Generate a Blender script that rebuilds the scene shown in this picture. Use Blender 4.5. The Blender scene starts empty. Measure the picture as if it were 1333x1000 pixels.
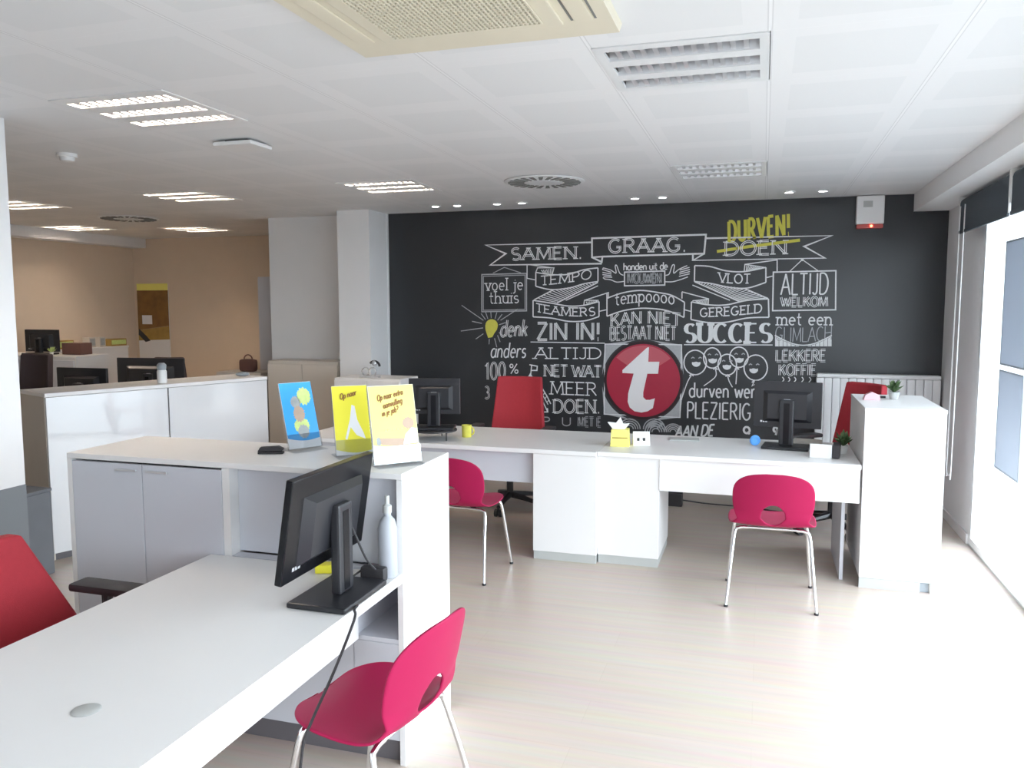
import bpy, bmesh, math, random
from mathutils import Vector, Matrix
random.seed(7)
SC = bpy.context.scene
COL = SC.collection
PI = math.pi

# ------------------------------------------------------------------ camera
HC = 1.65
FPX = 1060.0
yaw, pit, rol = math.radians(17.1), math.radians(5.44), math.radians(-0.08)
cy, sy = math.cos(yaw), math.sin(yaw)
FWD = Vector((-sy*math.cos(pit), cy*math.cos(pit), -math.sin(pit)))
RGT = Vector((cy, sy, 0.0))
UPV = RGT.cross(FWD)
R2 = RGT*math.cos(rol) + UPV*math.sin(rol)
U2 = -RGT*math.sin(rol) + UPV*math.cos(rol)
cam_data = bpy.data.cameras.new('camera')
cam_data.sensor_width = 36.0
cam_data.lens = FPX*36.0/1333.0
cam_data.clip_start = 0.05
cam = bpy.data.objects.new('camera', cam_data)
COL.objects.link(cam)
mw = Matrix((R2, U2, -FWD)).transposed().to_4x4()
mw.translation = Vector((0, 0, HC))
cam.matrix_world = mw
SC.camera = cam

# ------------------------------------------------------------------ world, light, exposure
world = bpy.data.worlds.new('sky')
SC.world = world
world.use_nodes = True
bgn = world.node_tree.nodes['Background']
bgn.inputs[0].default_value = (0.80, 0.915, 1.0, 1)
bgn.inputs[1].default_value = 7.0
SC.view_settings.view_transform = 'Standard'
SC.view_settings.look = 'None'
SC.view_settings.gamma = 1.0
SC.view_settings.use_curve_mapping = False
SC.view_settings.exposure = 0.72
SC.cycles.use_denoising = True
SC.cycles.max_bounces = 10
SC.cycles.diffuse_bounces = 6
SC.cycles.sample_clamp_indirect = 8.0
SC.cycles.caustics_reflective = False
SC.cycles.caustics_refractive = False
# daylight portal over the glazed shop front (adds no light of its own)
pl = bpy.data.lights.new('shopfront_portal', 'AREA')
pl.shape = 'RECTANGLE'; pl.size = 8.6; pl.size_y = 2.3
pl.cycles.is_portal = True
po = bpy.data.objects.new('shopfront_portal', pl)
COL.objects.link(po)
po.location = (1.62, 1.2, 1.2)
po.rotation_euler = Matrix(((0, 0, 1), (-1, 0, 0), (0, -1, 0))).to_euler()

# ------------------------------------------------------------------ materials
def mat(name, col, rough=0.5, metal=0.0, spec=0.5, emit=None, estr=0.0, noise=0.0, nscale=8.0, bump=0.0, bscale=200.0, coat=0.0, trans=0.0, alpha=1.0):
    m = bpy.data.materials.new(name)
    m.use_nodes = True
    nt = m.node_tree
    b = nt.nodes['Principled BSDF']
    b.inputs['Base Color'].default_value = (*col, 1)
    b.inputs['Roughness'].default_value = rough
    b.inputs['Metallic'].default_value = metal
    b.inputs['Specular IOR Level'].default_value = spec
    b.inputs['Coat Weight'].default_value = coat
    b.inputs['Transmission Weight'].default_value = trans
    b.inputs['Alpha'].default_value = alpha
    if emit:
        b.inputs['Emission Color'].default_value = (*emit, 1)
        b.inputs['Emission Strength'].default_value = estr
    if noise or bump:
        tc = nt.nodes.new('ShaderNodeTexCoord')
    if noise:
        n = nt.nodes.new('ShaderNodeTexNoise'); n.inputs['Scale'].default_value = nscale; n.inputs['Detail'].default_value = 4
        nt.links.new(tc.outputs['Object'], n.inputs['Vector'])
        mx = nt.nodes.new('ShaderNodeMix'); mx.data_type = 'RGBA'
        mx.inputs[6].default_value = (*[c*(1-noise) for c in col], 1)
        mx.inputs[7].default_value = (*[min(1, c*(1+noise)) for c in col], 1)
        nt.links.new(n.outputs['Fac'], mx.inputs[0]); nt.links.new(mx.outputs[2], b.inputs['Base Color'])
    if bump:
        n2 = nt.nodes.new('ShaderNodeTexNoise'); n2.inputs['Scale'].default_value = bscale
        nt.links.new(tc.outputs['Object'], n2.inputs['Vector'])
        bp = nt.nodes.new('ShaderNodeBump'); bp.inputs['Strength'].default_value = bump; bp.inputs['Distance'].default_value = 0.002
        nt.links.new(n2.outputs['Fac'], bp.inputs['Height']); nt.links.new(bp.outputs['Normal'], b.inputs['Normal'])
    return m

M = {}
M['white_lam'] = mat('white_laminate', (0.81, 0.795, 0.79), 0.38, noise=0.01)
M['gloss_white'] = mat('gloss_white', (0.76, 0.76, 0.78), 0.14, spec=0.8, coat=1.0, noise=0.01)
M['grey_lam'] = mat('pale_grey_laminate', (0.60, 0.61, 0.66), 0.42, noise=0.015)
M['plinth'] = mat('grey_plinth', (0.48, 0.49, 0.48), 0.4, noise=0.03)
M['dark_plinth'] = mat('dark_plinth', (0.14, 0.13, 0.14), 0.5, noise=0.03)
M['wall'] = mat('white_wall_paint', (0.82, 0.82, 0.83), 0.8, noise=0.015, bump=0.15)
M['column'] = mat('bright_white_paint', (0.88, 0.88, 0.89), 0.7, noise=0.01)
M['cream_wall'] = mat('cream_wall_paint', (0.70, 0.58, 0.46), 0.85, noise=0.03, bump=0.15)
M['dado'] = mat('grey_dado_paint', (0.20, 0.215, 0.235), 0.7, noise=0.03)
M['black_wall'] = mat('black_chalkboard_paint', (0.027, 0.029, 0.033), 0.34, spec=0.55, noise=0.1, nscale=2.0)
M['chalk'] = mat('chalk_white', (0.74, 0.75, 0.76), 0.9, noise=0.12, nscale=60)
M['chalk_grey'] = mat('chalk_grey', (0.42, 0.43, 0.45), 0.9, noise=0.15, nscale=60)
M['chalk_yellow'] = mat('chalk_yellow', (0.64, 0.60, 0.10), 0.9, noise=0.1, nscale=40)
M['logo_red'] = mat('logo_red', (0.40, 0.018, 0.05), 0.4, noise=0.04)
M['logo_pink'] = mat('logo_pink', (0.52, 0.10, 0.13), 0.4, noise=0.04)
M['logo_white'] = mat('logo_white', (0.85, 0.83, 0.84), 0.4)
M['logo_dark'] = mat('logo_dark', (0.03, 0.012, 0.016), 0.4)
M['pink'] = mat('crimson_plastic', (0.34, 0.013, 0.066), 0.45, spec=0.12, noise=0.02)
M['red_fab'] = mat('red_fabric', (0.38, 0.022, 0.035), 0.75, noise=0.08, nscale=50, bump=0.4, bscale=400)
M['chrome'] = mat('chrome', (0.85, 0.85, 0.86), 0.13, metal=1.0)
M['silver'] = mat('silver_louvre', (0.74, 0.74, 0.76), 0.3, metal=0.55)
M['black_pl'] = mat('black_plastic', (0.022, 0.022, 0.026), 0.35, noise=0.05)
M['black_gloss'] = mat('black_gloss_plastic', (0.008, 0.008, 0.010), 0.22, spec=0.3)
M['black_matte'] = mat('black_matte', (0.03, 0.027, 0.03), 0.6, noise=0.06)
M['dark_brown'] = mat('dark_brown_fabric', (0.05, 0.03, 0.03), 0.8, noise=0.1)
M['screen'] = mat('dark_screen', (0.012, 0.013, 0.016), 0.1)
M['cream_pl'] = mat('cream_plastic', (0.76, 0.70, 0.56), 0.45, noise=0.02)
M['grille'] = mat('grey_grille', (0.20, 0.20, 0.19), 0.6, noise=0.05)
M['white_pl'] = mat('white_plastic', (0.82, 0.82, 0.82), 0.35)
M['white_metal'] = mat('white_enamel', (0.84, 0.85, 0.86), 0.28)
M['frame_white'] = mat('white_frame', (0.86, 0.88, 0.89), 0.3)
M['blind'] = mat('dark_blind_fabric', (0.06, 0.075, 0.09), 0.8, noise=0.05, nscale=30)
M['paper'] = mat('paper', (0.85, 0.85, 0.86), 0.7)
M['yellow_paper'] = mat('yellow_paper', (0.90, 0.82, 0.05), 0.5, noise=0.02)
M['pale_yellow'] = mat('pale_yellow_paper', (0.92, 0.86, 0.22), 0.5, noise=0.02)
M['blue_paper'] = mat('blue_paper', (0.03, 0.36, 0.80), 0.45, noise=0.05)
M['brown_ink'] = mat('brown_ink', (0.30, 0.14, 0.03), 0.6)
M['skin_print'] = mat('printed_beige', (0.50, 0.36, 0.27), 0.6, noise=0.08, nscale=40)
M['grey_print'] = mat('printed_grey', (0.36, 0.38, 0.38), 0.6, noise=0.2, nscale=40)
M['green_print'] = mat('printed_lime', (0.60, 0.72, 0.25), 0.6, noise=0.2, nscale=60)
M['leaf'] = mat('leaf_green', (0.10, 0.17, 0.07), 0.5, noise=0.2, nscale=30)
M['terracotta'] = mat('clay', (0.16, 0.075, 0.06), 0.7, noise=0.1)
M['blue_pl'] = mat('blue_plastic', (0.10, 0.36, 0.85), 0.5)
M['red_led'] = mat('red_led', (0.9, 0.1, 0.05), 0.4, emit=(1, 0.12, 0.06), estr=6)
M['red_lens'] = mat('red_lens', (0.55, 0.10, 0.09), 0.25)
M['beige_door'] = mat('beige_laminate', (0.62, 0.57, 0.51), 0.5, noise=0.02)
M['grey_fab'] = mat('grey_fabric', (0.17, 0.18, 0.20), 0.8, noise=0.08)
M['brown_art'] = mat('brown_artwork', (0.22, 0.11, 0.03), 0.5, noise=0.5, nscale=9)
M['ochre_art'] = mat('ochre_artwork', (0.38, 0.24, 0.06), 0.5, noise=0.4, nscale=12)
M['tube'] = mat('lit_tube', (1, 1, 1), 0.5, emit=(1.0, 0.82, 0.64), estr=95)
M['tube_off'] = mat('unlit_tube', (0.85, 0.85, 0.85), 0.3)
M['spot'] = mat('lit_spot', (1, 1, 1), 0.5, emit=(1.0, 0.97, 0.92), estr=12)
M['pave'] = mat('pavement', (0.30, 0.30, 0.30), 0.9, noise=0.1, nscale=3)
M['facade'] = mat('street_facade', (0.62, 0.58, 0.54), 0.9, noise=0.08, nscale=2)
M['film'] = mat('frosted_film', (0.50, 0.53, 0.58), 0.5, noise=0.05, nscale=2)
_nt = M['film'].node_tree; _o = _nt.nodes['Material Output']; _mx = _nt.nodes.new('ShaderNodeMixShader'); _tl = _nt.nodes.new('ShaderNodeBsdfTranslucent')
_tl.inputs[0].default_value = (.50, .54, .60, 1); _mx.inputs[0].default_value = .35
_nt.links.new(_nt.nodes['Principled BSDF'].outputs[0], _mx.inputs[1]); _nt.links.new(_tl.outputs[0], _mx.inputs[2]); _nt.links.new(_mx.outputs[0], _o.inputs[0])
M['gasket'] = mat('grey_gasket', (0.30, 0.33, 0.36), 0.6)

def glass_mat(name, tint=(1, 1, 1), mixf=0.06):
    m = bpy.data.materials.new(name); m.use_nodes = True
    nt = m.node_tree; nt.nodes.clear()
    o = nt.nodes.new('ShaderNodeOutputMaterial'); mx = nt.nodes.new('ShaderNodeMixShader')
    t = nt.nodes.new('ShaderNodeBsdfTransparent'); g = nt.nodes.new('ShaderNodeBsdfGlossy')
    t.inputs[0].default_value = (*tint, 1); g.inputs['Roughness'].default_value = 0.02
    mx.inputs[0].default_value = mixf
    nt.links.new(t.outputs[0], mx.inputs[1]); nt.links.new(g.outputs[0], mx.inputs[2]); nt.links.new(mx.outputs[0], o.inputs[0])
    return m
M['glass'] = glass_mat('window_glass')
M['acrylic'] = glass_mat('clear_acrylic', (0.93, 0.94, 0.95), 0.12)

def math_node(nt, op, a, b=None):
    n = nt.nodes.new('ShaderNodeMath'); n.operation = op
    for i, v in enumerate((a, b)):
        if v is None: continue
        if isinstance(v, (int, float)): n.inputs[i].default_value = v
        else: nt.links.new(v, n.inputs[i])
    return n.outputs[0]

def ceiling_mat():
    m = mat('ceiling_tiles', (0.80, 0.80, 0.80), 0.55)
    nt = m.node_tree; b = nt.nodes['Principled BSDF']
    tc = nt.nodes.new('ShaderNodeTexCoord'); sp = nt.nodes.new('ShaderNodeSeparateXYZ')
    nt.links.new(tc.outputs['Object'], sp.inputs[0])
    fx = math_node(nt, 'FRACT', math_node(nt, 'DIVIDE', math_node(nt, 'ADD', sp.outputs[0], 60.303), 0.603))
    fy = math_node(nt, 'FRACT', math_node(nt, 'DIVIDE', math_node(nt, 'ADD', sp.outputs[1], 62.5-2.9), 0.625))
    ax = math_node(nt, 'ABSOLUTE', math_node(nt, 'SUBTRACT', fx, 0.5))
    ay = math_node(nt, 'ABSOLUTE', math_node(nt, 'SUBTRACT', fy, 0.5))
    inner = math_node(nt, 'MULTIPLY', math_node(nt, 'LESS_THAN', ax, 0.36), math_node(nt, 'LESS_THAN', ay, 0.36))
    joint = math_node(nt, 'GREATER_THAN', ax, 0.492)
    joint2 = math_node(nt, 'MULTIPLY', math_node(nt, 'GREATER_THAN', ay, 0.496), 0.5)
    m1 = nt.nodes.new('ShaderNodeMix'); m1.data_type = 'RGBA'
    m1.inputs[6].default_value = (0.84, 0.84, 0.85, 1); m1.inputs[7].default_value = (0.805, 0.81, 0.82, 1)
    nt.links.new(inner, m1.inputs[0])
    m2 = nt.nodes.new('ShaderNodeMix'); m2.data_type = 'RGBA'; m2.inputs[7].default_value = (0.88, 0.88, 0.89, 1)
    nt.links.new(m1.outputs[2], m2.inputs[6]); nt.links.new(math_node(nt, 'MAXIMUM', joint, joint2), m2.inputs[0])
    # thin dark shadow gap beside each joint
    gap = math_node(nt, 'MULTIPLY', math_node(nt, 'GREATER_THAN', ax, 0.485), math_node(nt, 'LESS_THAN', ax, 0.492))
    m3 = nt.nodes.new('ShaderNodeMix'); m3.data_type = 'RGBA'; m3.inputs[7].default_value = (0.70, 0.70, 0.71, 1)
    nt.links.new(m2.outputs[2], m3.inputs[6]); nt.links.new(gap, m3.inputs[0])
    nt.links.new(m3.outputs[2], b.inputs['Base Color'])
    return m
M['ceiling'] = ceiling_mat()

def floor_mat():
    m = mat('pale_laminate_floor', (0.5, 0.42, 0.36), 0.33)
    nt = m.node_tree; b = nt.nodes['Principled BSDF']
    tc = nt.nodes.new('ShaderNodeTexCoord')
    br = nt.nodes.new('ShaderNodeTexBrick')
    br.inputs['Color1'].default_value = (0.53, 0.455, 0.395, 1); br.inputs['Color2'].default_value = (0.545, 0.468, 0.41, 1)
    br.inputs['Mortar'].default_value = (0.50, 0.425, 0.365, 1)
    br.inputs['Scale'].default_value = 1.0; br.inputs['Brick Width'].default_value = 1.3; br.inputs['Row Height'].default_value = 0.19
    br.inputs['Mortar Size'].default_value = 0.0015
    nt.links.new(tc.outputs['Object'], br.inputs['Vector'])
    mp = nt.nodes.new('ShaderNodeMapping'); mp.inputs['Scale'].default_value = (0.8, 14, 1)
    nz = nt.nodes.new('ShaderNodeTexNoise'); nz.inputs['Scale'].default_value = 2.0; nz.inputs['Detail'].default_value = 6
    nt.links.new(tc.outputs['Object'], mp.inputs[0]); nt.links.new(mp.outputs[0], nz.inputs['Vector'])
    mx = nt.nodes.new('ShaderNodeMix'); mx.data_type = 'RGBA'; mx.blend_type = 'OVERLAY'; mx.inputs[0].default_value = 0.18
    nt.links.new(br.outputs['Color'], mx.inputs[6]); nt.links.new(nz.outputs['Color'], mx.inputs[7])
    nt.links.new(mx.outputs[2], b.inputs['Base Color'])
    return m
M['floor'] = floor_mat()

# ------------------------------------------------------------------ mesh helpers
class MB:
    def __init__(s):
        s.bm = bmesh.new()
    def box(s, x0, x1, y0, y1, z0, z1, bev=0.0, mtx=None):
        r = bmesh.ops.create_cube(s.bm, size=1.0)
        vs = r['verts']
        for v in vs:
            v.co = Vector(((x0+x1)/2+v.co.x*(x1-x0), (y0+y1)/2+v.co.y*(y1-y0), (z0+z1)/2+v.co.z*(z1-z0)))
        if bev:
            es = list({e for v in vs for e in v.link_edges})
            rb = bmesh.ops.bevel(s.bm, geom=es, offset=bev, segments=2, affect='EDGES', profile=0.6)
            vs = list({v for f in rb['faces'] for v in f.verts} | {v for v in vs if v.is_valid})
        if mtx is not None:
            for v in vs: v.co = mtx @ v.co
        return s
    def tube(s, pts, r, seg=8, closed=False, cap=True, radii=None):
        pts = [Vector(p) for p in pts]
        n = len(pts); rings = []
        prev = None
        for i, p in enumerate(pts):
            if closed: t = pts[(i+1) % n]-pts[i-1]
            elif i == 0: t = pts[1]-pts[0]
            elif i == n-1: t = pts[-1]-pts[-2]
            else: t = (pts[i+1]-p).normalized()+(p-pts[i-1]).normalized()
            if t.length < 1e-9: t = Vector((0, 0, 1))
            t.normalize()
            if prev is None:
                a = Vector((0, 0, 1)) if abs(t.z) < 0.9 else Vector((1, 0, 0))
                u = t.cross(a).normalized()
            else:
                u = (prev-t*prev.dot(t))
                u = u.normalized() if u.length > 1e-6 else t.orthogonal().normalized()
            prev = u; w = t.cross(u)
            rr = radii[i] if radii else r
            rings.append([s.bm.verts.new(p+(u*math.cos(k*2*PI/seg)+w*math.sin(k*2*PI/seg))*rr) for k in range(seg)])
        m = n if closed else n-1
        for i in range(m):
            a, b = rings[i], rings[(i+1) % n]
            for k in range(seg):
                s.bm.faces.new((a[k], a[(k+1) % seg], b[(k+1) % seg], b[k]))
        if cap and not closed:
            s.bm.faces.new(rings[0][::-1]); s.bm.faces.new(rings[-1])
        return s
    def cyl(s, c, r, z0, z1, seg=24, r1=None):
        r1 = r if r1 is None else r1
        return s.lathe([(0, z0), (r, z0), (r1, z1), (0, z1)], c, seg)
    def lathe(s, prof, c=(0, 0), seg=24, sx=1.0, sy=1.0):
        rings = []
        for (r, z) in prof:
            if r < 1e-6: rings.append([s.bm.verts.new((c[0], c[1], z))])
            else: rings.append([s.bm.verts.new((c[0]+sx*r*math.cos(k*2*PI/seg), c[1]+sy*r*math.sin(k*2*PI/seg), z)) for k in range(seg)])
        for a, b in zip(rings, rings[1:]):
            for k in range(seg):
                k2 = (k+1) % seg
                if len(a) == 1 and len(b) == 1: continue
                if len(a) == 1: s.bm.faces.new((a[0], b[k2], b[k]))
                elif len(b) == 1: s.bm.faces.new((a[k], a[k2], b[0]))
                else: s.bm.faces.new((a[k], a[k2], b[k2], b[k]))
        return s
    def ball(s, c, rx, ry=None, rz=None, seg=14):
        ry = ry or rx; rz = rz or rx
        r = bmesh.ops.create_uvsphere(s.bm, u_segments=seg, v_segments=max(6, seg//2+1), radius=1.0)
        for v in r['verts']: v.co = Vector((c[0]+v.co.x*rx, c[1]+v.co.y*ry, c[2]+v.co.z*rz))
        return s
    def prism(s, poly, f0, f1):
        """poly: 2D points; f0/f1 map a 2D point to the two end faces"""
        a = [s.bm.verts.new(f0(*p)) for p in poly]; b = [s.bm.verts.new(f1(*p)) for p in poly]
        n = len(poly)
        s.bm.faces.new(a[::-1]); s.bm.faces.new(b)
        for i in range(n): s.bm.faces.new((a[i], a[(i+1) % n], b[(i+1) % n], b[i]))
        return s
    def face(s, pts):
        s.bm.faces.new([s.bm.verts.new(p) for p in pts]); return s
    def build(s, name, m, parent=None, smooth=False, loc=None, rot=None, solid=0.0, autos=True):
        bmesh.ops.recalc_face_normals(s.bm, faces=s.bm.faces)
        me = bpy.data.meshes.new(name); s.bm.to_mesh(me); s.bm.free()
        me.materials.append(m)
        if smooth:
            for p in me.polygons: p.use_smooth = True
        o = bpy.data.objects.new(name, me); COL.objects.link(o)
        if smooth and autos:
            try: me.set_sharp_from_angle(angle=math.radians(40))
            except Exception: pass
        if parent: o.parent = parent
        if loc: o.location = loc
        if rot: o.rotation_euler = rot
        if solid:
            md = o.modifiers.new('solid', 'SOLIDIFY'); md.thickness = solid; md.offset = 0
        return o

def thing(name, label, cat, loc=(0, 0, 0), rz=0.0, group=None):
    o = bpy.data.objects.new(name, None); COL.objects.link(o)
    o.empty_display_size = 0.1
    o.location = loc; o.rotation_euler = (0, 0, rz)
    return tag(o, label, cat, group)
def tag(o, label, cat, group=None):
    o['label'] = label; o['category'] = cat
    if group: o['group'] = group
    return o
def struct(name, mb, m):
    o = mb.build(name, m); o['kind'] = 'structure'; return o
def kids(o):
    return [c for c in bpy.data.objects if c.parent == o]
def dup(root, loc, rz, label=None, group=None):
    def cp(o, parent):
        c = o.copy(); COL.objects.link(c)
        if parent: c.parent = parent
        for ch in kids(o): cp(ch, c)
        return c
    r = cp(root, None)
    r.location = loc; r.rotation_euler = (0, 0, rz)
    if label: r['label'] = label
    if group: r['group'] = group
    return r
def arc(cx, cy_, rx, ry, a0, a1, n=12):
    return [(cx+rx*math.cos(math.radians(a0+(a1-a0)*i/n)), cy_+ry*math.sin(math.radians(a0+(a1-a0)*i/n))) for i in range(n+1)]
def bez(p, n=8):
    """smooth curve (Catmull-Rom) through points of any dimension"""
    out = []
    P = [p[0]]+list(p)+[p[-1]]
    for i in range(1, len(P)-2):
        for k in range(n):
            t = k/n
            out.append(tuple(0.5*((2*b)+(-a+c)*t+(2*a-5*b+4*c-d)*t*t+(-a+3*b-3*c+d)*t**3) for a, b, c, d in zip(P[i-1], P[i], P[i+1], P[i+2])))
    out.append(tuple(p[-1]))
    return out

# ------------------------------------------------------------------ the room
CH = 2.55      # ceiling height
YW = 7.35      # black wall
XR = 1.40      # right wall / shop front
XL = -8.1
YB = 9.05
YN = -2.6
SOF = 1.14     # soffit start
struct('floor', MB().box(XL-.1, XR+.3, YN-.1, YB+.1, -0.1, 0.0), M['floor'])
# troffers sit in these ceiling cells: (x0, y0, lit)
TROF = [(-0.603, 2.90, False), (-0.603, 5.41, False), (-3.015, 2.90, True), (-3.015, 5.41, True),
        (-4.824, 5.41, True), (-6.633, 5.41, True), (-7.839, 7.25, True), (-6.633, 7.80, True)]
TS = 0.603
def ceil_mesh():
    xs = sorted({XL-.1, SOF} | {round(t[0], 4) for t in TROF} | {round(t[0]+TS, 4) for t in TROF})
    ys = sorted({YN-.1, YB+.1} | {round(t[1], 4) for t in TROF} | {round(t[1]+TS, 4) for t in TROF})
    b = MB()
    for i in range(len(xs)-1):
        for j in range(len(ys)-1):
            mx_, my_ = (xs[i]+xs[i+1])/2, (ys[j]+ys[j+1])/2
            if any(t[0] < mx_ < t[0]+TS and t[1] < my_ < t[1]+TS for t in TROF): continue
            b.face([(xs[i], ys[j], CH), (xs[i], ys[j+1], CH), (xs[i+1], ys[j+1], CH), (xs[i+1], ys[j], CH)])
    bmesh.ops.remove_doubles(b.bm, verts=b.bm.verts, dist=1e-5)
    return b
struct('ceiling', ceil_mesh(), M['ceiling'])
struct('ceiling_slab', MB().box(XL-.1, XR+.3, YN-.1, YB+.1, CH+.16, CH+.3), M['wall'])
struct('trim_1', MB().box(SOF, XR+.3, YN, YW, 2.41, CH+.16), M['wall'])           # soffit above the shop front
struct('wall_back', MB().box(-3.52, XR+.3, YW, YW+.15, 0, CH+.16), M['black_wall'])
struct('wall_partition', MB().box(-4.85, -3.52, YW-.03, YW+.15, 0, CH+.16), M['wall'])
struct('wall_column', MB().box(-3.86, -3.53, 6.95, YW-.031, 0, CH+.02), M['column'])
struct('wall_right', MB().box(XR, XR+.3, 6.2, YW, 0, 2.41), M['wall'])
struct('wall_left', MB().box(XL-.1, XL, YN, YB, 0, CH+.16), M['cream_wall'])
struct('wall_rear', MB().box(XL, -3.4, YB, YB+.1, 0, CH+.16), M['cream_wall'])
struct('wall_alcove', MB().box(-3.5, -3.4, YW+.15, YB, 0, CH+.16), M['cream_wall'])
struct('wall_near', MB().box(XL, XR+.3, YN-.1, YN, 0, CH+.16), M['wall'])
struct('wall_pier', MB().box(-4.1, -3.5, 2.3, 3.11, 0.77, CH+.02), M['wall'])
struct('wall_dado', MB().box(-4.1, -3.498, 2.3, 3.112, 0, 0.77), M['dado'])
struct('trim_2', MB().box(XL, XL+.22, 4.0, YB, 2.43, CH), M['wall'])
struct('baseboard_back', MB().box(-3.52, XR, YW-.014, YW, 0, 0.07), M['white_lam'])
struct('baseboard_rear', MB().box(-7.6, -3.5, YB-.014, YB, 0, 0.07), M['white_lam'])
struct('baseboard_right', MB().box(XR-.012, XR, 6.22, YW-.014, 0, 0.07), M['white_lam'])
struct('trim_3', MB().box(XR+.02, XR+.3, YN, 6.2, 2.34, 2.41), M['frame_white'])
struct('trim_4', MB().box(XR, XR+.3, YN, 6.2, -0.02, 0.012), M['plinth'])
struct('ground', MB().box(XR+.3, 40, -40, 60, -0.25, -0.12), M['pave'])

# shop front: a side panel with two framed panes, then full-height glass bays
def frame_bay(n, y0, y1, z1, rails, fw, x=XR, gl='glass', pane_in=None):
    b = MB()
    b.box(x, x+.07, y0, y0+fw, 0.012, z1); b.box(x, x+.07, y1-fw, y1, 0.012, z1)
    for (za, zb) in ((0.012, rails[0]), (z1-fw, z1)):
        b.box(x, x+.07, y0+fw, y1-fw, za, zb)
    for za, zb in rails[1:]:
        b.box(x, x+.07, y0+fw, y1-fw, za, zb)
    o = b.build('window_%d' % n, M['frame_white']); o['kind'] = 'structure'
    pz = [rails[0]]+[q for r in rails[1:] for q in r]+[z1-fw]
    for i in range(0, len(pz), 2):
        g = MB().box(x+.03, x+.036, y0+fw, y1-fw, pz[i], pz[i+1]).build('window_pane', M[gl], o)
    return o
# glass bay next to the black wall
frame_bay(1, 5.02, 6.198, 2.33, [0.06], 0.05)
ys = [5.02, 3.75, 2.45, 1.15, -0.15, -1.4, -2.6]
for i in range(len(ys)-1):
    frame_bay(i+2, ys[i+1], ys[i]-.001, 2.33, [0.06], 0.05)

# two pale posters hung inside the last glass bay
for (z0, z1, lb) in ((1.285, 2.045, 'upper of two pale grey window posters hung on the glass beside the black wall'), (0.635, 1.255, 'lower of two pale grey window posters hung on the glass beside the black wall')):
    t = thing('window_poster', lb, 'poster', (XR+.024, 5.50, z0), 0, 'window posters')
    MB().box(-.002, .002, -.24, .24, .01, z1-z0-.01).build('poster_sheet', M['film'], t)
    e = MB(); h_ = z1-z0
    e.box(-.004, .004, -.25, .25, 0, .0098); e.box(-.004, .004, -.25, .25, h_-.0098, h_)
    e.box(-.004, .004, -.25, -.2402, .0099, h_-.0099); e.box(-.004, .004, .2402, .25, .0099, h_-.0099)
    e.build('poster_frame', M['gasket'], t)

# ------------------------------------------------------------------ ceiling fixtures
def troffer(x0, y0, lit, label, group):
    t = thing('ceiling_light', label, 'ceiling light', (x0+TS/2, y0+TS/2, CH), 0, group)
    h = TS/2
    ly = [-0.19, 0.0, 0.19]; hw = 0.043 if lit else 0.058; ex = 0.265
    b = MB()
    prev = -h+.003
    for yc in ly+[None]:
        nx = yc-hw if yc is not None else h-.003
        b.box(-h+.003, h-.003, prev, nx, -0.004, 0.008)
        prev = (yc+hw) if yc is not None else None
    for yc in ly:
        b.box(-h+.003, -ex, yc-hw, yc+hw, -0.004, 0.008); b.box(ex, h-.003, yc-hw, yc+hw, -0.004, 0.008)
    b.build('light_frame', M['white_metal'], t)
    MB().box(-h+.003, h-.003, -h+.003, h-.003, 0.07, 0.075).build('light_housing', M['white_metal'], t)
    for yc in ly:
        l = MB()
        for sgn in (-1, 1):
            ya = yc+sgn*hw; yb_ = yc+sgn*(hw-.012)
            l.prism([(ya, 0.0), (yb_, 0.06), (yb_-sgn*.001, 0.06), (ya-sgn*.001, 0.0)], lambda y, z: (-ex, y, z), lambda y, z: (ex, y, z))
        for k in range(1, 12):
            x = -ex+k*2*ex/12
            l.prism([(x-.009, 0.002), (x+.009, 0.002), (x+.002, 0.036), (x-.002, 0.036)], lambda xx, z: (xx, yc-hw+.002, z), lambda xx, z: (xx, yc+hw-.002, z))
        l.build('louvre', M['silver'], t)
        MB().tube([(-ex+.01, yc, 0.053), (ex-.01, yc, 0.053)], 0.012, 8).build('tube', M['tube'] if lit else M['tube_off'], t, smooth=True)
    return t
TL = ['unlit silver-louvred ceiling light nearest the air conditioner, large at top right',
      'unlit ceiling light with silver louvres just before the black wall',
      'brightly lit three-row louvred ceiling light at upper left, biggest of the lit ones',
      'lit louvred ceiling light directly in front of the white column',
      'lit louvred ceiling light over the white staff counter, left of the column',
      'lit louvred ceiling light cut by the white pier at far left',
      'small lit louvred ceiling light deep in the back room, left of the round vent',
      'small lit louvred ceiling light deep in the back room, right of the round vent']
for (x0, y0, lit), lb in zip(TROF, TL): troffer(x0, y0, lit, lb, 'louvred ceiling lights')

# cassette air conditioner
ac = thing('air_conditioner', 'cream ceiling cassette air conditioner with grey grille at the top', 'air conditioner', (-0.91, 2.22, CH))
b = MB()
hx, hy = 0.455, 0.46
b.prism([(-hx, -hy), (hx, -hy), (hx, hy), (-hx, hy)], lambda x, y: (x, y, -0.001), lambda x, y: (x*0.985, y*0.985, -0.03))
b.build('casing', M['cream_pl'], ac)
MB().box(-.30, .30, -.31, .31, -0.040, -0.030, 0.004).build('grille_frame', M['cream_pl'], ac)
g = MB()
g.box(-.245, .245, -.255, .255, -0.0425, -0.0402)
g.build('grille_backing', M['grille'], ac)
g = MB()
for i in range(35):
    x = -.245+i*.49/34; g.box(x-.0024, x+.0024, -.255, .255, -0.048, -0.0426)
for i in range(27):
    y = -.255+i*.51/26; g.box(-.245, .245, y-.0024, y+.0024, -0.0476, -0.0428)
g.build('grille', M['cream_pl'], ac)
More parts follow.
